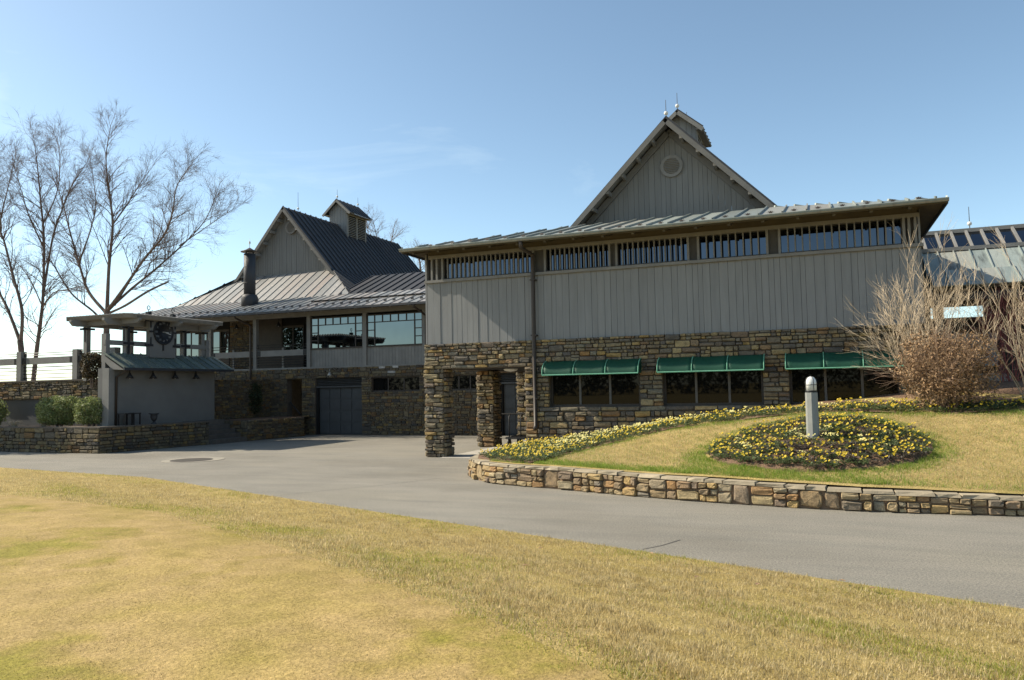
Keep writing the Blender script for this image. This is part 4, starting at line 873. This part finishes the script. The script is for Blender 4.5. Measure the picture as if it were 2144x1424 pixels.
while s < LT-.2:                                         # flat capstones
    w = r3.uniform(.3, .6); p, rz = at(s+w/2); n = np.array([-math.sin(rz), math.cos(rz)]); z = topz(p[0])-.045
    vs = []; nseg = 3
    for zz, e in ((z, .0), (z+.05+r3.uniform(-.006, .008), .012)):
        ring = [(-w/2+.004+e, -.075+e+r3.uniform(-.02, .03)), (0, -.08+e+r3.uniform(-.02, .03)), (w/2-.004-e, -.075+e+r3.uniform(-.02, .015)), (w/2-.008-e, .33-e+r3.uniform(-.03, .03)), (-w/2+.008+e, .33-e+r3.uniform(-.03, .03))]
        for a, c in ring: vs.append((p[0]+math.cos(rz)*a+n[0]*c, p[1]+math.sin(rz)*a+n[1]*c, zz))
    m_ = MB(); m_.add(vs, [(4, 3, 2, 1, 0), (5, 6, 7, 8, 9)]+[(i, (i+1) % 5, 5+(i+1) % 5, 5+i) for i in range(5)]); m_.build('capstone', CAP, gw); s += w

# bollard light
bx_, by_ = -.2, 16.05; bzz = bz(bx_, by_)+.02
t = thing('bollard_light', (bx_, by_, bzz), 'grey octagonal bollard light with white domed lens in the round flower bed', 'bollard')
MB().lathe([(.118, -.08), (.112, .86), (.105, .865)], (bx_, by_, bzz), 8).build('post', mk('bollard_paint', (.245, .25, .235), (.205, .21, .2), 5, .6, 40, .003, var=0), t)
MB().lathe([(.105, .865), (.105, .9), (.098, .905)], (bx_, by_, bzz), 20).build('collar', BLACK, t, True)
MB().lathe([(.10, .90), (.10, 1.06), (.092, 1.10), (.065, 1.145), (.03, 1.165), (.001, 1.17)], (bx_, by_, bzz), 24).build('lens', WHITEP, t, True)
for k in range(4):
    a = k*math.pi/2+.5; MB().tube([(bx_+r_*math.cos(a), by_+r_*math.sin(a), bzz+h_) for r_, h_ in ((.106, .88), (.106, 1.06), (.097, 1.105), (.07, 1.15), (.0, 1.178))], .005, 5).build('guard_wire', BLACK, t)
MB().tube([(bx_+.106*math.cos(a), by_+.106*math.sin(a), bzz+1.01) for a in np.linspace(0, 2*math.pi, 21)], .005, 5).build('guard_ring', BLACK, t)

# ------------------------------------------------------------------ covered walkway on the far right
wk = thing('covered_walkway', (6.5, 26, 1.9), 'covered walkway with streaked verdigris copper roof and sloping roof glazing', 'walkway')
WX0, WX1 = 2.95, 13
q5 = math.hypot(2.0, 1.42); 
strips(wk, 'roof_pan', (WX0, 24.5, 4.42), (1, 0, 0), (0, 2.0/q5, 1.42/q5), [(0, .9), (WX1-WX0, .9), (WX1-WX0, q5), (0, q5)], .42, .42, COP_WALK, .03, 0, 0, .045, .03)
q6 = math.hypot(.75, .33); strips(wk, 'roof_pan', (WX0, 24.3, 4.60), (1, 0, 0), (0, .83, .48), [(0, 0), (WX1-WX0, 0), (WX1-WX0, 1.1), (0, 1.1)], .42, .42, COP_WALK, .03, 0, 0, .045, .03)
gl0, gl1 = (26.55, 5.92), (27.55, 6.58)
nb = 24; st = (WX1-WX0)/nb
for i in range(nb+1): x = WX0+.15+i*st*.98; MB().bar((x, *gl0), (x, *gl1), .07, .1).build('glazing_bar', TRIM, wk)
for i in range(nb): x = WX0+.15+i*st*.98; MB().prism([(x+.035, gl0[0], gl0[1]-.02), (x+st*.98-.035, gl0[0], gl0[1]-.02), (x+st*.98-.035, gl1[0], gl1[1]-.02), (x+.035, gl1[0], gl1[1]-.02)], (0, 0, -.01)).build('pane', GLASS_CLER, wk)
MB().box(WX0, WX1, gl0[0]-.08, gl0[0]+.02, gl0[1]-.06, gl0[1]+.05).build('glazing_sill', TRIM, wk); MB().box(WX0, WX1, gl1[0]-.02, gl1[0]+.1, gl1[1]-.02, gl1[1]+.1).build('glazing_head', TRIM, wk)
MB().prism([(WX0, gl1[0]+.1, gl1[1]), (WX1, gl1[0]+.1, gl1[1]), (WX1, 30, 5), (WX0, 30, 5)], (0, 0, .04)).build('back_slope', COP_WALK, wk)
MB().prism([(WX0, 24.5, 4.4), (WX0, 26.5, 5.85), (WX0, 27.6, 6.5), (WX0, 30, 4.9), (WX0, 30, 4.4)], (.03, 0, 0)).build('end_wall', COP_WALK, wk)
MB().box(WX0, WX1, 24.6, 24.72, 4.22, 4.42).build('eave_beam', BRONZE, wk)
MB().box(WX0, WX1, 29.4, 29.6, 4.42, 5.0).build('back_beam', BRONZE, wk)
sp0, sp1 = py(1950, 700, 29.5)[0], py(2062, 700, 29.5)[0]
MB().box(WX0-.4, sp0, 29.4, 29.6, 1.5, 4.42).build('back_wall', BRONZE, wk); MB().box(sp1, sp1+.35, 29.4, 29.6, 1.5, 4.42).build('back_wall', BRONZE, wk)
MB().box(sp1+.35, WX1, 29.4, 29.6, 1.5, 4.42).build('back_wall', BRONZE, wk); MB().box(sp0, sp1, 29.4, 29.6, 1.5, 4.05).build('back_wall', BRONZE, wk)
for x in (3.1, 5.75, 8.6): MB().box(x-.12, x+.12, 24.6, 24.84, 1.5, 4.22).build('post', BRONZE, wk)
pa, pb = py(1985, 730, 27.5), py(2090, 766, 27.5); MB().box(pa[0], pb[0], 27.5, 27.6, pb[2], pa[2]+.45).build('screen_panel', mk('pale_panel', (.42, .43, .46), (.36, .37, .4), 4, .6, 30, 0, var=0), wk)
rod(wk, py(2030, 470, 27.6)[0], 27.6, 6.66, .7, .07)
sb = thing('stone_bench', (*py(2080, 790, 24)[:2], 1.9), 'low grey stone slab lying on the mulch beside the brown shrub', 'bench'); sx = py(2075, 790, 24)[0]
MB().prism([(sx-.5, 24, 1.84), (sx+.55, 24, 1.84), (sx+.5, 24, 2.05), (sx+.3, 24, 2.16), (sx-.45, 24, 2.16)], (0, .4, 0)).build('slab', CONC, sb)

# ------------------------------------------------------------------ vegetation
def grow(b, p, d, L, r, depth, rs, up=.12, spread=.6, gnarl=.16, tw=None, nk=(2, 3), n=4):
    """one branch as a bent tapering tube, then its side shoots"""
    k = 4 if depth > 1 else 3; pts = [p]; q = p.copy(); dd = d.copy()
    for i in range(k):
        dd = (dd+Vector((rs.gauss(0, gnarl), rs.gauss(0, gnarl), rs.gauss(0, gnarl)+up))).normalized(); q = q+dd*(L/k); pts.append(q)
    rad = [r*(1-.62*i/k) for i in range(k+1)]
    (b if r > .012 or tw is None else tw).tube(pts, rad, n if depth > 1 else 3, False)
    if depth <= 0: return
    m = rs.randint(*nk)+(2 if depth <= 2 else 0)+(1 if tw is not None else 0)
    for j in range(m):
        t = rs.uniform(.25, 1.0); i = min(int(t*k), k-1); f = t*k-i; pp = pts[i].lerp(pts[i+1], f); dl = (pts[i+1]-pts[i]).normalized()
        ax = dl.orthogonal().normalized(); ax.rotate(Quaternion(dl, rs.uniform(0, 6.283))); nd = (dl+ax*rs.uniform(spread*.5, spread*1.3)).normalized()
        grow(b, pp, nd, L*rs.uniform(.42, .72), max(r*(1-.62*t)*.62, .0035), depth-1, rs, up, spread, gnarl, tw, nk, n)
def limb(b, tw, pix, Y0, dY, r0, r1, rs, tdepth=3, twl=1.5, dens=1.0):
    P = [Vector(py(x, y, Y0+dY*i/max(len(pix)-1, 1))) for i, (x, y) in enumerate(pix)]
    sm = []
    for i in range(len(P)-1):
        a, p1, p2, c = P[max(i-1, 0)], P[i], P[i+1], P[min(i+2, len(P)-1)]
        for t in np.linspace(0, 1, 5, endpoint=False): sm.append(.5*((2*p1)+(-a+p2)*t+(2*a-5*p1+4*p2-c)*t*t+(-a+3*p1-3*p2+c)*t**3))
    sm.append(P[-1]); n = len(sm); rad = [r0+(r1-r0)*(i/(n-1))**.8 for i in range(n)]; rad = [x*(1+rs.uniform(-.05, .05)) for x in rad]
    b.tube(sm, [x*.88 for x in rad], 8, False)
    if tdepth:
        L = sum((sm[i+1]-sm[i]).length for i in range(n-1)); m = int(L*4.8*dens)+2
        for j in range(m):
            t = rs.uniform(.1, 1.0)**.75*(n-1); i = min(int(t), n-2); pp = sm[i].lerp(sm[i+1], t-i); dl = (sm[i+1]-sm[i]).normalized()
            ax = dl.orthogonal().normalized(); ax.rotate(Quaternion(dl, rs.uniform(0, 6.283))); nd = (dl*.8+ax*rs.uniform(.4, 1.0)+Vector((0, 0, .1))).normalized()
            grow(b, pp, nd, twl*rs.uniform(.55, 1.1)*(1.2-.62*t/(n-1)), max(min(rad[i]*.42, .022), .008), tdepth-1, rs, .04, .8, .15, tw, (2, 4), 4)
        grow(b, sm[-1], (sm[-1]-sm[-2]).normalized(), twl*.5, r1, tdepth-1, rs, .02, .7, .15, tw, (3, 4), 4)
def bare_tree(name, label, Y0, limbs, seed, base_px, group='bare trees behind the fence', dens=1.0, twl=1.8):
    rs = random.Random(seed); bp = py(*base_px, Y0); t = thing(name, tuple(bp), label, 'tree', group); b, tw = MB(), MB()
    for pix, dY, r0, r1, td in limbs: limb(b, tw, pix, Y0, dY, r0, r1, rs, td, twl, dens)
    b.build('trunk', BARK, t, True); tw.build('crown', TWIG, t); return t
bare_tree('bare_tree', 'bare many-limbed tree rising behind the pergola, widest crown', 28.5, [
    ([(222, 805), (222, 740), (224, 650)], 0, .17, .15, 0),
    ([(224, 655), (228, 560), (236, 470), (228, 400), (222, 330), (232, 262)], -.5, .11, .012, 3), ([(224, 652), (262, 600), (300, 545), (345, 490), (362, 440), (370, 390), (400, 345)], -1.5, .10, .012, 3),
    ([(226, 650), (275, 605), (330, 560), (385, 510), (430, 460), (455, 400)], 1.5, .09, .012, 3), ([(230, 655), (262, 640), (310, 610), (352, 590)], -.6, .075, .05, 0), ([(352, 591), (357, 540), (350, 500)], -.3, .012, .006, 2),
    ([(222, 655), (185, 610), (165, 550), (145, 480), (130, 420), (110, 370)], 1.0, .10, .012, 3), ([(220, 680), (195, 652), (150, 615), (115, 560), (104, 545)], -1.4, .07, .02, 2),
    ([(236, 470), (265, 430), (290, 390), (322, 345)], 1.0, .05, .01, 3), ([(240, 640), (290, 560), (330, 500), (345, 440)], 1.8, .05, .01, 3), ([(375, 515), (440, 470), (492, 435)], 1.2, .035, .008, 3),
    ([(165, 550), (190, 480), (200, 420), (190, 340)], .5, .05, .01, 3), ([(228, 560), (205, 500), (180, 440)], -1, .03, .01, 2)], 3, (222, 805))
bare_tree('bare_tree', 'slender bare tree with a straight single trunk behind the fence', 27.0, [
    ([(68, 815), (76, 740), (84, 680), (90, 620), (92, 500), (85, 420), (78, 345), (70, 285)], 0, .14, .012, 3), ([(90, 620), (110, 500), (130, 440), (150, 390), (182, 340)], .8, .07, .012, 3),
    ([(86, 650), (110, 615), (140, 606), (165, 600)], -.8, .045, .01, 2), ([(92, 520), (60, 450), (45, 400), (30, 350)], -.8, .05, .01, 3), ([(90, 470), (120, 400), (125, 330), (118, 290)], 1.2, .04, .01, 3), ([(88, 640), (60, 580), (30, 545)], .6, .04, .01, 2)], 8, (68, 815))
bare_tree('bare_tree', 'forked bare tree leaning out of the left edge of the view', 26.0, [
    ([(52, 815), (45, 740), (42, 712)], 0, .15, .14, 0), ([(42, 715), (15, 645), (-12, 590), (-40, 500), (-60, 420)], .6, .10, .015, 2), ([(44, 713), (46, 650), (28, 580), (10, 510), (0, 470), (15, 400), (32, 330)], -.8, .10, .012, 3), ([(5, 500), (-20, 420), (-10, 330)], .5, .05, .01, 3)], 15, (52, 815))
bare_tree('bare_tree', 'distant bare treetop behind the lodge cupola', 62, [([(800, 700), (797, 570), (792, 515), (782, 465)], 0, .2, .02, 3), ([(800, 600), (815, 530), (824, 480)], 2, .12, .02, 3), ([(797, 570), (775, 510), (768, 462)], -2, .1, .02, 3)], 21, (800, 800), 'distant bare trees', .45, 2.0)
bare_tree('bare_tree', 'distant bare treetop between the lodge roof and the wing eave', 60, [([(884, 760), (884, 620), (880, 560), (876, 528)], 0, .25, .03, 3), ([(884, 620), (895, 570), (893, 540)], 1, .1, .03, 3)], 22, (884, 800), 'distant bare trees', .45, 1.8)

def leaf_cloud(n, c, r, size, rs, shell=.55, zmin=None):
    """n leaf quads spread through a lumpy ellipsoid"""
    c, r = np.array(c, float), np.array(r, float); d = rs.normal(size=(n, 3)); d /= np.linalg.norm(d, axis=1, keepdims=True)
    lump = 1+.14*np.sin(5*d[:, 0]+1.3)*np.cos(4*d[:, 2])+.10*np.sin(9*d[:, 1]+7*d[:, 2]); k = (shell+(1-shell)*rs.random(n)**.6)*lump
    P = c+d*r*k[:, None]
    if zmin is not None: P[:, 2] = np.maximum(P[:, 2], zmin+rs.random(n)*.1)
    a = rs.normal(size=(n, 3))+d*.5; a /= np.linalg.norm(a, axis=1, keepdims=True); e = np.cross(a, rs.normal(size=(n, 3))); e /= np.linalg.norm(e, axis=1, keepdims=True); f = np.cross(a, e)
    s = (size*(.6+.8*rs.random(n)))[:, None]; V = np.stack([P-e*s, P-f*s*.45, P+e*s, P+f*s*.45], 1).reshape(-1, 3); return V, np.arange(4*n).reshape(-1, 4)
def shrub(label, c, r, n, size, mat, zb, cat='shrub', name='evergreen_shrub', group=None, stem=BARK):
    t = thing(name, (c[0], c[1], zb), label, cat, group); V, Fc = leaf_cloud(n, c, r, size, nr, .6, zb); npmesh('foliage', V, Fc, mat, t)
    b = MB(); rs = random.Random(n)
    for i in range(9): a = rs.uniform(0, 6.28); b.tube([(c[0]+.08*math.cos(a), c[1]+.08*math.sin(a), zb-.05), (c[0]+r[0]*.3*math.cos(a), c[1]+r[1]*.3*math.sin(a), (zb+c[2])/2+.1), (c[0]+r[0]*.7*math.cos(a), c[1]+r[1]*.7*math.sin(a), c[2]+r[2]*.4)], [.025, .018, .008], 5, False)
    b.build('stems', stem, t); return t
SH = 'clipped evergreen shrubs on the terrace'
def shrub_at(x, Y, y0, y1, halfpx, ry, n, label):
    a, c = py(x, y0, Y), py(x, y1, Y); rx = halfpx/F*Y*1.08; h = (a[2]-max(c[2], TZ))/2
    shrub(label, (a[0], Y, a[2]-h), (rx, ry, h), n, .045, LEAF_SHRUB, TZ-.03, group=SH)
shrub_at(124, 21.45, 829, 893, 60, .75, 6800, 'rounded light green evergreen shrub, the larger beside the shed')
shrub_at(192, 21.3, 831, 890, 42, .6, 4600, 'rounded light green evergreen shrub touching the shed corner')
shrub_at(-14, 21.6, 836, 893, 30, .55, 2600, 'dark rounded shrub cut off by the left edge')
v = py(196, 766, 21.95); shrub('dark leafy vine climbing over the fence end beside the pergola', (v[0], 21.95, v[2]), (.50, .4, .52), 2400, .055, LEAF_VINE, 2.4, 'vine', 'climbing_vine')
et = thing('added_shade_tree', (-36, 19.3, 0), 'unseen evergreen tree added beyond the left edge to shade the terrace walls', 'tree'); V, Fc = [], []; k0 = 0  # out of view, added only to cast shade on the terrace walls
for i in range(16):
    z = 2.3+i*.42; rr_ = 2.3*(1-(i/17)**1.6)+.35; v_, f_ = leaf_cloud(520, (-36+nr.normal()*.35, 19.3+nr.normal()*.3, z), (rr_, rr_*.85, .6), .11, nr, .25); V.append(v_); Fc.append(f_+k0); k0 += len(v_)
npmesh('crown', np.vstack(V), np.vstack(Fc), LEAF_DARK, et); MB().tube([(-36, 19.3, -.05), (-36, 19.3, 5), (-36, 19.3, 8.5)], [.24, .16, .04], 8).build('trunk', BARK, et, True)
v = py(520, 830, 29.8); shrub('dark leafy shrub against the lodge stone wall beside the downpipe', (v[0], 29.8, 1.75), (.75, .5, .8), 2200, .06, LEAF_DARK, TZ-.05)
for x_, lab in ((30, 'straw-coloured dry grass clump at the left of the terrace wall'), (92, 'straw-coloured dry grass clump below the larger shrub')):
    c = py(x_, 890, 21.1); t = thing('dry_grass_clump', (c[0], 21.1, TZ), lab, 'grass', 'dry grass clumps'); b = MB(); rs = random.Random(x_)
    for i in range(90): a = rs.uniform(0, 6.28); l = rs.uniform(.1, .3); b.tube([(c[0]+rs.gauss(0, .06), 21.1+rs.gauss(0, .05), TZ-.04), (c[0]+math.cos(a)*l*.5, 21.1+math.sin(a)*l*.3, TZ+rs.uniform(.1, .2)), (c[0]+math.cos(a)*l*1.4, 21.1+math.sin(a)*l*.8, TZ+rs.uniform(.05, .25))], [.006, .005, .002], 3, False)
    b.build('blades', TANBARK, t)
# bare flowering shrubs on the bank
def bare_shrub(label, c, H_, R, n, seed, mat, name='bare_shrub', r0=.02, depth=3, lean=0, group='bare shrubs on the bank', flat=1.0):
    rs = random.Random(seed); z = bz(c[0], c[1]); t = thing(name, (c[0], c[1], z), label, 'shrub', group); b = MB()
    for i in range(n):
        a = rs.uniform(0, 6.283); k = math.sqrt(rs.random()); d = Vector((math.cos(a)*k*R+lean, math.sin(a)*k*R*flat, 1.0)).normalized(); p = Vector((c[0]+rs.gauss(0, .12), c[1]+rs.gauss(0, .12), z-.05))
        grow(b, p, d, H_*rs.uniform(.62, .85)*(1-.22*k), r0*rs.uniform(.7, 1.2), depth, rs, .05, .5, .09, None, (1, 3), 4)
    b.build('stems', mat, t); return t
c1 = py(1930, 830, 19.6); bare_shrub('tall fan-shaped bare tan shrub at the right end of the boarded wall', (c1[0]+.12, 19.6), 2.95, .62, 32, 5, TANBARK, r0=.022)
c2 = py(2125, 830, 19.4); bare_shrub('bare tan shrub cut off by the right edge of the view', (c2[0]+.35, 19.4), 2.7, .6, 26, 9, TANBARK, r0=.02)
c3 = py(2110, 720, 23.5); bare_shrub('red-stemmed bare shrub under the walkway eave', (c3[0], 23.3), 2.2, .6, 26, 12, REDBARK, 'red_twig_shrub', .011)
c4 = py(1985, 832, 18.9); z4 = bz(c4[0], 18.9)
br = thing('brown_leaf_shrub', (c4[0], 18.9, z4), 'dense rounded shrub with dry brown leaves in front of the bare shrub', 'shrub'); V, Fc = leaf_cloud(11000, (c4[0], 18.9, z4+.84), (1.0, .85, .84), .03, nr, .35, z4)
npmesh('dry_leaves', V, Fc, DEADLEAF, br); b = MB(); rs = random.Random(2)
for i in range(60): a = rs.uniform(0, 6.283); k = rs.random()**.5; grow(b, Vector((c4[0]+rs.gauss(0, .1), 18.9+rs.gauss(0, .1), z4-.04)), Vector((math.cos(a)*k*.8, math.sin(a)*k*.7, 1)).normalized(), 1.15*rs.uniform(.75, 1.05), .009, 2, rs, .02, .6, .14, None, (2, 4), 3)
b.build('stems', mk('brown_stem', (.26, .17, .11), (.17, .11, .075), 6, .85, 20, 0, var=.3), br)

# pansies
def pansy(seed, pale):
    rs = random.Random(seed); lf, ft, fc = MB(), MB(), MB()
    for i in range(85):
        a = rs.uniform(0, 6.283); k = math.sqrt(rs.random())*.125; h = rs.uniform(.015, .10)*(1-k*3.5); p = Vector((k*math.cos(a), k*math.sin(a), h)); s = rs.uniform(.018, .03)
        d = Vector((math.cos(a+rs.gauss(0, .6)), math.sin(a+rs.gauss(0, .6)), rs.uniform(-.1, .8))).normalized(); e = d.cross(Vector((0, 0, 1))).normalized()
        lf.add([p-d*s, p+e*s*.55, p+d*s, p-e*s*.55], [(0, 1, 2, 3)])
    for i in range(rs.randint(2, 6) if not pale else rs.randint(4, 8)):
        a = rs.uniform(0, 6.283); k = math.sqrt(rs.random())*.12; p = Vector((k*math.cos(a), k*math.sin(a), rs.uniform(.085, .135)))
        nn = Vector((rs.gauss(-.25, .4), rs.gauss(-.75, .35), .75)).normalized(); e = nn.orthogonal().normalized(); f = nn.cross(e); s = rs.uniform(.016, .023)
        ring = [p+(e*math.cos(t)+f*math.sin(t))*s*(1 if j % 2 else .72) for j, t in enumerate(np.linspace(0, 2*math.pi, 10, endpoint=False))]
        ft.add([p-nn*.004]+ring, [(0, 1+j, 1+(j+1) % 10) for j in range(10)])
        fc.add([p+nn*.004+(e*math.cos(t)+f*math.sin(t))*s*.26 for t in np.linspace(0, 2*math.pi, 5, endpoint=False)], [(0, 1, 2, 3, 4)])
    return lf, ft, fc
PV = [pansy(i, i >= 5) for i in range(8)]
PM = [(a.mesh('foliage', LEAF_PURPLE if i in (1, 4) else LEAF_PANSY), f.mesh('petals', PET_P if i >= 5 else PET_Y), c.mesh('flower_centres', PET_C)) for i, (a, f, c) in enumerate(PV)]
rs = random.Random(77); spots = []
for iy in range(-9, 10):
    for ix in range(-11, 12):
        x = CBC[0]+ix*.19+(iy % 2)*.095+rs.gauss(0, .03); y = CBC[1]+iy*.185+rs.gauss(0, .03); e = ((x-CBC[0])/CBR[0])**2+((y-CBC[1])/CBR[1])**2
        if e < .92 and math.hypot(x-bx_, y-by_) > .2: spots.append((x, y, 0, bz(x, y)+.045, rs.random() < (.85 if math.hypot(x-bx_, y-by_) < .45 else .035)))
x = -7.55
while x < 8.5:
    lo, hi = max(float(curve(LOW, x)), float(wallY(x))+.35)+.12, float(curve(TOP, x)); y = lo+rs.uniform(0, .12)
    while y < hi: 
        xx, yy = x+rs.gauss(0, .035), y+rs.gauss(0, .03); pale = rs.random() < (.75 if (-6.2 < xx < -2.6 and yy > lo+.45*(hi-lo)) else .12); spots.append((xx, yy, 1, bz(xx, yy)+.01, pale)); y += rs.uniform(.19, .26)
    x += .2
spots.sort(key=lambda s: s[0]**2+s[1]**2)
restV = {'foliage': ([], [], 0), 'petals': ([], [], 0), 'flower_centres': ([], [], 0)}
REST = [MB() for _ in range(4)]
cnt = 0
for (x, y, band, z, pale) in spots:
    vi = rs.randrange(5, 8) if pale else rs.randrange(0, 5); rz = rs.gauss(0, .5); s = rs.uniform(.75, 1.35)
    if cnt < 290 and not band:
        dx_, dy_ = x-bx_, y-by_; wh = ('in front of' if dy_ < 0 else 'behind') if abs(dy_) > abs(dx_)*.8 else ('left of' if dx_ < 0 else 'right of')
        lab = f"{'pale' if pale else 'bright'} yellow pansy plant in the round flower bed, {wh} the bollard light"
        t = inst('pansy_plant', PM[vi][0], (x, y, z), rz, (s, s, s)); tag(t, lab, 'flower', f"{'pale' if pale else 'yellow'} pansies {wh} the bollard")
        for k, nm in ((1, 'petals'), (2, 'flower_centres')):
            o = bpy.data.objects.new(nm, PM[vi][k]); COL.objects.link(o); o.parent = t; o['kind'] = 'stuff'
        cnt += 1
    else:
        cr, sr = math.cos(rz)*s, math.sin(rz)*s
        for k, mbk in ((0, 0), (1, 2 if pale else 1), (2, 3)):
            src = PV[vi][k]; kk = len(REST[mbk].v); REST[mbk].v += [(a*cr-c*sr+x, a*sr+c*cr+y, h*s+z) for a, c, h in src.v]; REST[mbk].f += [tuple(i+kk for i in f) for f in src.f]
me = REST[0]; o = me.build('pansy_border', LEAF_PANSY); tag(o, 'long border of yellow pansies sweeping along the stone wall', 'flowers', None, 'stuff')
for mb, mt, nm in ((REST[1], PET_Y, 'yellow_petals'), (REST[2], PET_P, 'pale_petals'), (REST[3], PET_C, 'flower_centres')):
    q = mb.build(nm, mt, o); q['kind'] = 'stuff'

# grass blades
def blades(name, P, h, w, mat, label, lean=.6):
    n = len(P); a = nr.random(n)*2*math.pi; hh = h*(.3+1.15*nr.random(n)**1.4)*(.8+.3*np.sin(P[:, 0]*5.3+2*np.sin(P[:, 1]*4.1))*np.sin(P[:, 1]*6.1+P[:, 0]*2.2)+.15*np.sin(P[:, 0]*17+P[:, 1]*13)); d = np.c_[np.cos(a), np.sin(a), np.zeros(n)]; e = np.c_[-np.sin(a), np.cos(a), np.zeros(n)]
    ln = (nr.random(n)*lean+.1)[:, None]; up = np.c_[np.zeros(n), np.zeros(n), np.ones(n)]; tip = P+d*ln*hh[:, None]+up*hh[:, None]*np.sqrt(np.maximum(1-ln**2*.6, .1)); ww = (w*(.7+.6*nr.random(n)))[:, None]
    V = np.stack([P-e*ww/2-up*.006, P+e*ww/2-up*.006, tip], 1).reshape(-1, 3); o = npmesh(name, V, np.arange(3*n).reshape(-1, 3), mat); return tag(o, label, 'grass', None, 'stuff')
def sample_lawn(n):
    out = []; tot = 0
    while tot < n:
        m = 400000; x = nr.uniform(-24, 5, m); y = nr.uniform(2.5, 17, m); ok = (y < edgeY(x)-.01+.02*np.sin(x*23)+.02*nr.random(m)) & (y > greenY(x)+.06*np.sin(x*4)+.05*np.sin(x*11+1)+.16*nr.normal(size=m))
        dd = np.hypot(x, y); ok &= nr.random(m) < np.clip((7.5/dd)**1.5, .05, 1); ang = np.degrees(np.arctan2(-x, y)); ok &= (ang > -15) & (ang < 58)
        x, y = x[ok], y[ok]; out.append(np.c_[x, y, lawnz(x, y)]); tot += len(x)
    return np.vstack(out)[:n]
P = sample_lawn(380000)
kp = .72+.5*np.sin(P[:, 0]*6.3+1.5*np.sin(P[:, 1]*5.2))*np.sin(P[:, 1]*7.7+np.sin(P[:, 0]*4.4))+.3*np.sin(P[:, 0]*2.1+P[:, 1]*3.3); P = P[nr.random(len(P)) < np.clip(kp, .25, 1)]
q = (np.sin(P[:, 0]*1.7+2*np.sin(P[:, 1]*1.1))+np.sin(P[:, 1]*2.3+P[:, 0]*.8)+nr.normal(size=len(P))*.9+1.1*np.clip(1-(P[:, 1]-greenY(P[:, 0]))/1.3, 0, 1)) > 1.55
blades('rough_grass', P[~q], .040, .0065, BLADE_R, 'dormant straw-coloured rough grass along the driveway edge', .9); blades('rough_grass_green', P[q], .036, .0065, BLADE_G, 'greener blades mixed through the rough grass strip', .9)
m = 520000; x = nr.uniform(-7.6, 5.2, m); y = nr.uniform(13.6, 18.8, m); lowy = curve(LOW, x); e = ((x-CBC[0])/CBR[0])**2+((y-CBC[1])/CBR[1])**2
ok = (y > wallY(x)+.25) & (y < lowy+.05) & (e > .97) & ((x > -5.7) | (y < lowy)); x, y, e, lowy = x[ok], y[ok], e[ok], lowy[ok]
dw = y-wallY(x)-.25; nz = .12*np.sin(x*2.1)+.1*np.sin(x*5+y*3)+nr.normal(size=len(x))*.12
gp_ = np.clip(1.15-dw/(.42+.2*(x < -1)), 0, 1)**1.2*np.clip((2.6-x)/2.5, .3, 1)+.75*np.clip(1-(np.sqrt(e)-1)/.26, 0, 1)+.5*np.clip(1-(lowy-y)/.4, 0, 1)+nz*.6; q = nr.random(len(x)) < np.clip(gp_, .04, .95)
P = np.c_[x, y, bankz(x, y)]; keep = nr.random(len(x)) < .62
blades('bank_grass', P[~q & keep], .034, .008, BLADE_B, 'dormant tan grass covering the flower bank', .9); blades('bank_grass_green', P[q], .07, .007, BLADE_GB, 'green grass fringing the garden wall and the round bed', .7)
# short fuzz on the green
m = 900000; x = nr.uniform(-16, .7, m); y = nr.uniform(2.2, 12, m); dd = np.hypot(x, y); ang = np.degrees(np.arctan2(-x, y))
ok = (y < greenY(x)) & (nr.random(m) < np.clip((6/dd)**1.6, .03, 1)) & (ang > -15) & (ang < 58); x, y = x[ok], y[ok]
blades('putting_green_turf', np.c_[x, y, lawnz(x, y)+.006], .007, .005, GREEN_M, 'close-mown dormant turf of the putting green', 1.0)
# fallen leaves
rs = random.Random(9); LM = MB().add([(-.04, 0, .004), (0, -.025, .012), (.045, 0, .003), (.0, .028, .014)], [(0, 1, 2, 3)]).mesh('fallen_leaf', DEADLEAF)
for i in range(9):
    x = rs.uniform(-7, 1.2); y = float(edgeY(x))-rs.uniform(.2, 2.6)
    if y > greenY(x)+.2: tag(inst('fallen_leaf', LM, (x, y, float(lawnz(x, y))+.045), rs.uniform(0, 6), (1, 1, 1)), 'dry brown leaf lying on the rough grass strip', 'leaf', 'fallen leaves on the rough grass')
# wood behind the photographer, seen only in the window glass
V, Fc = [], []; k0 = 0
for i in range(70):
    cx = -110+i*2.9+nr.normal()*1.0; hh = 6.0+nr.random()*3.5; v_, f_ = leaf_cloud(420, (cx, -88+nr.normal()*3, hh*.52), (2.6, 2.4, hh*.52), .42, nr, .3, .3); V.append(v_); Fc.append(f_+k0); k0 += len(v_)
tag(npmesh('far_wood', np.vstack(V), np.vstack(Fc), LEAF_DARK), 'dark line of trees far across the lawn, mirrored in the windows', 'wood', None, 'stuff')
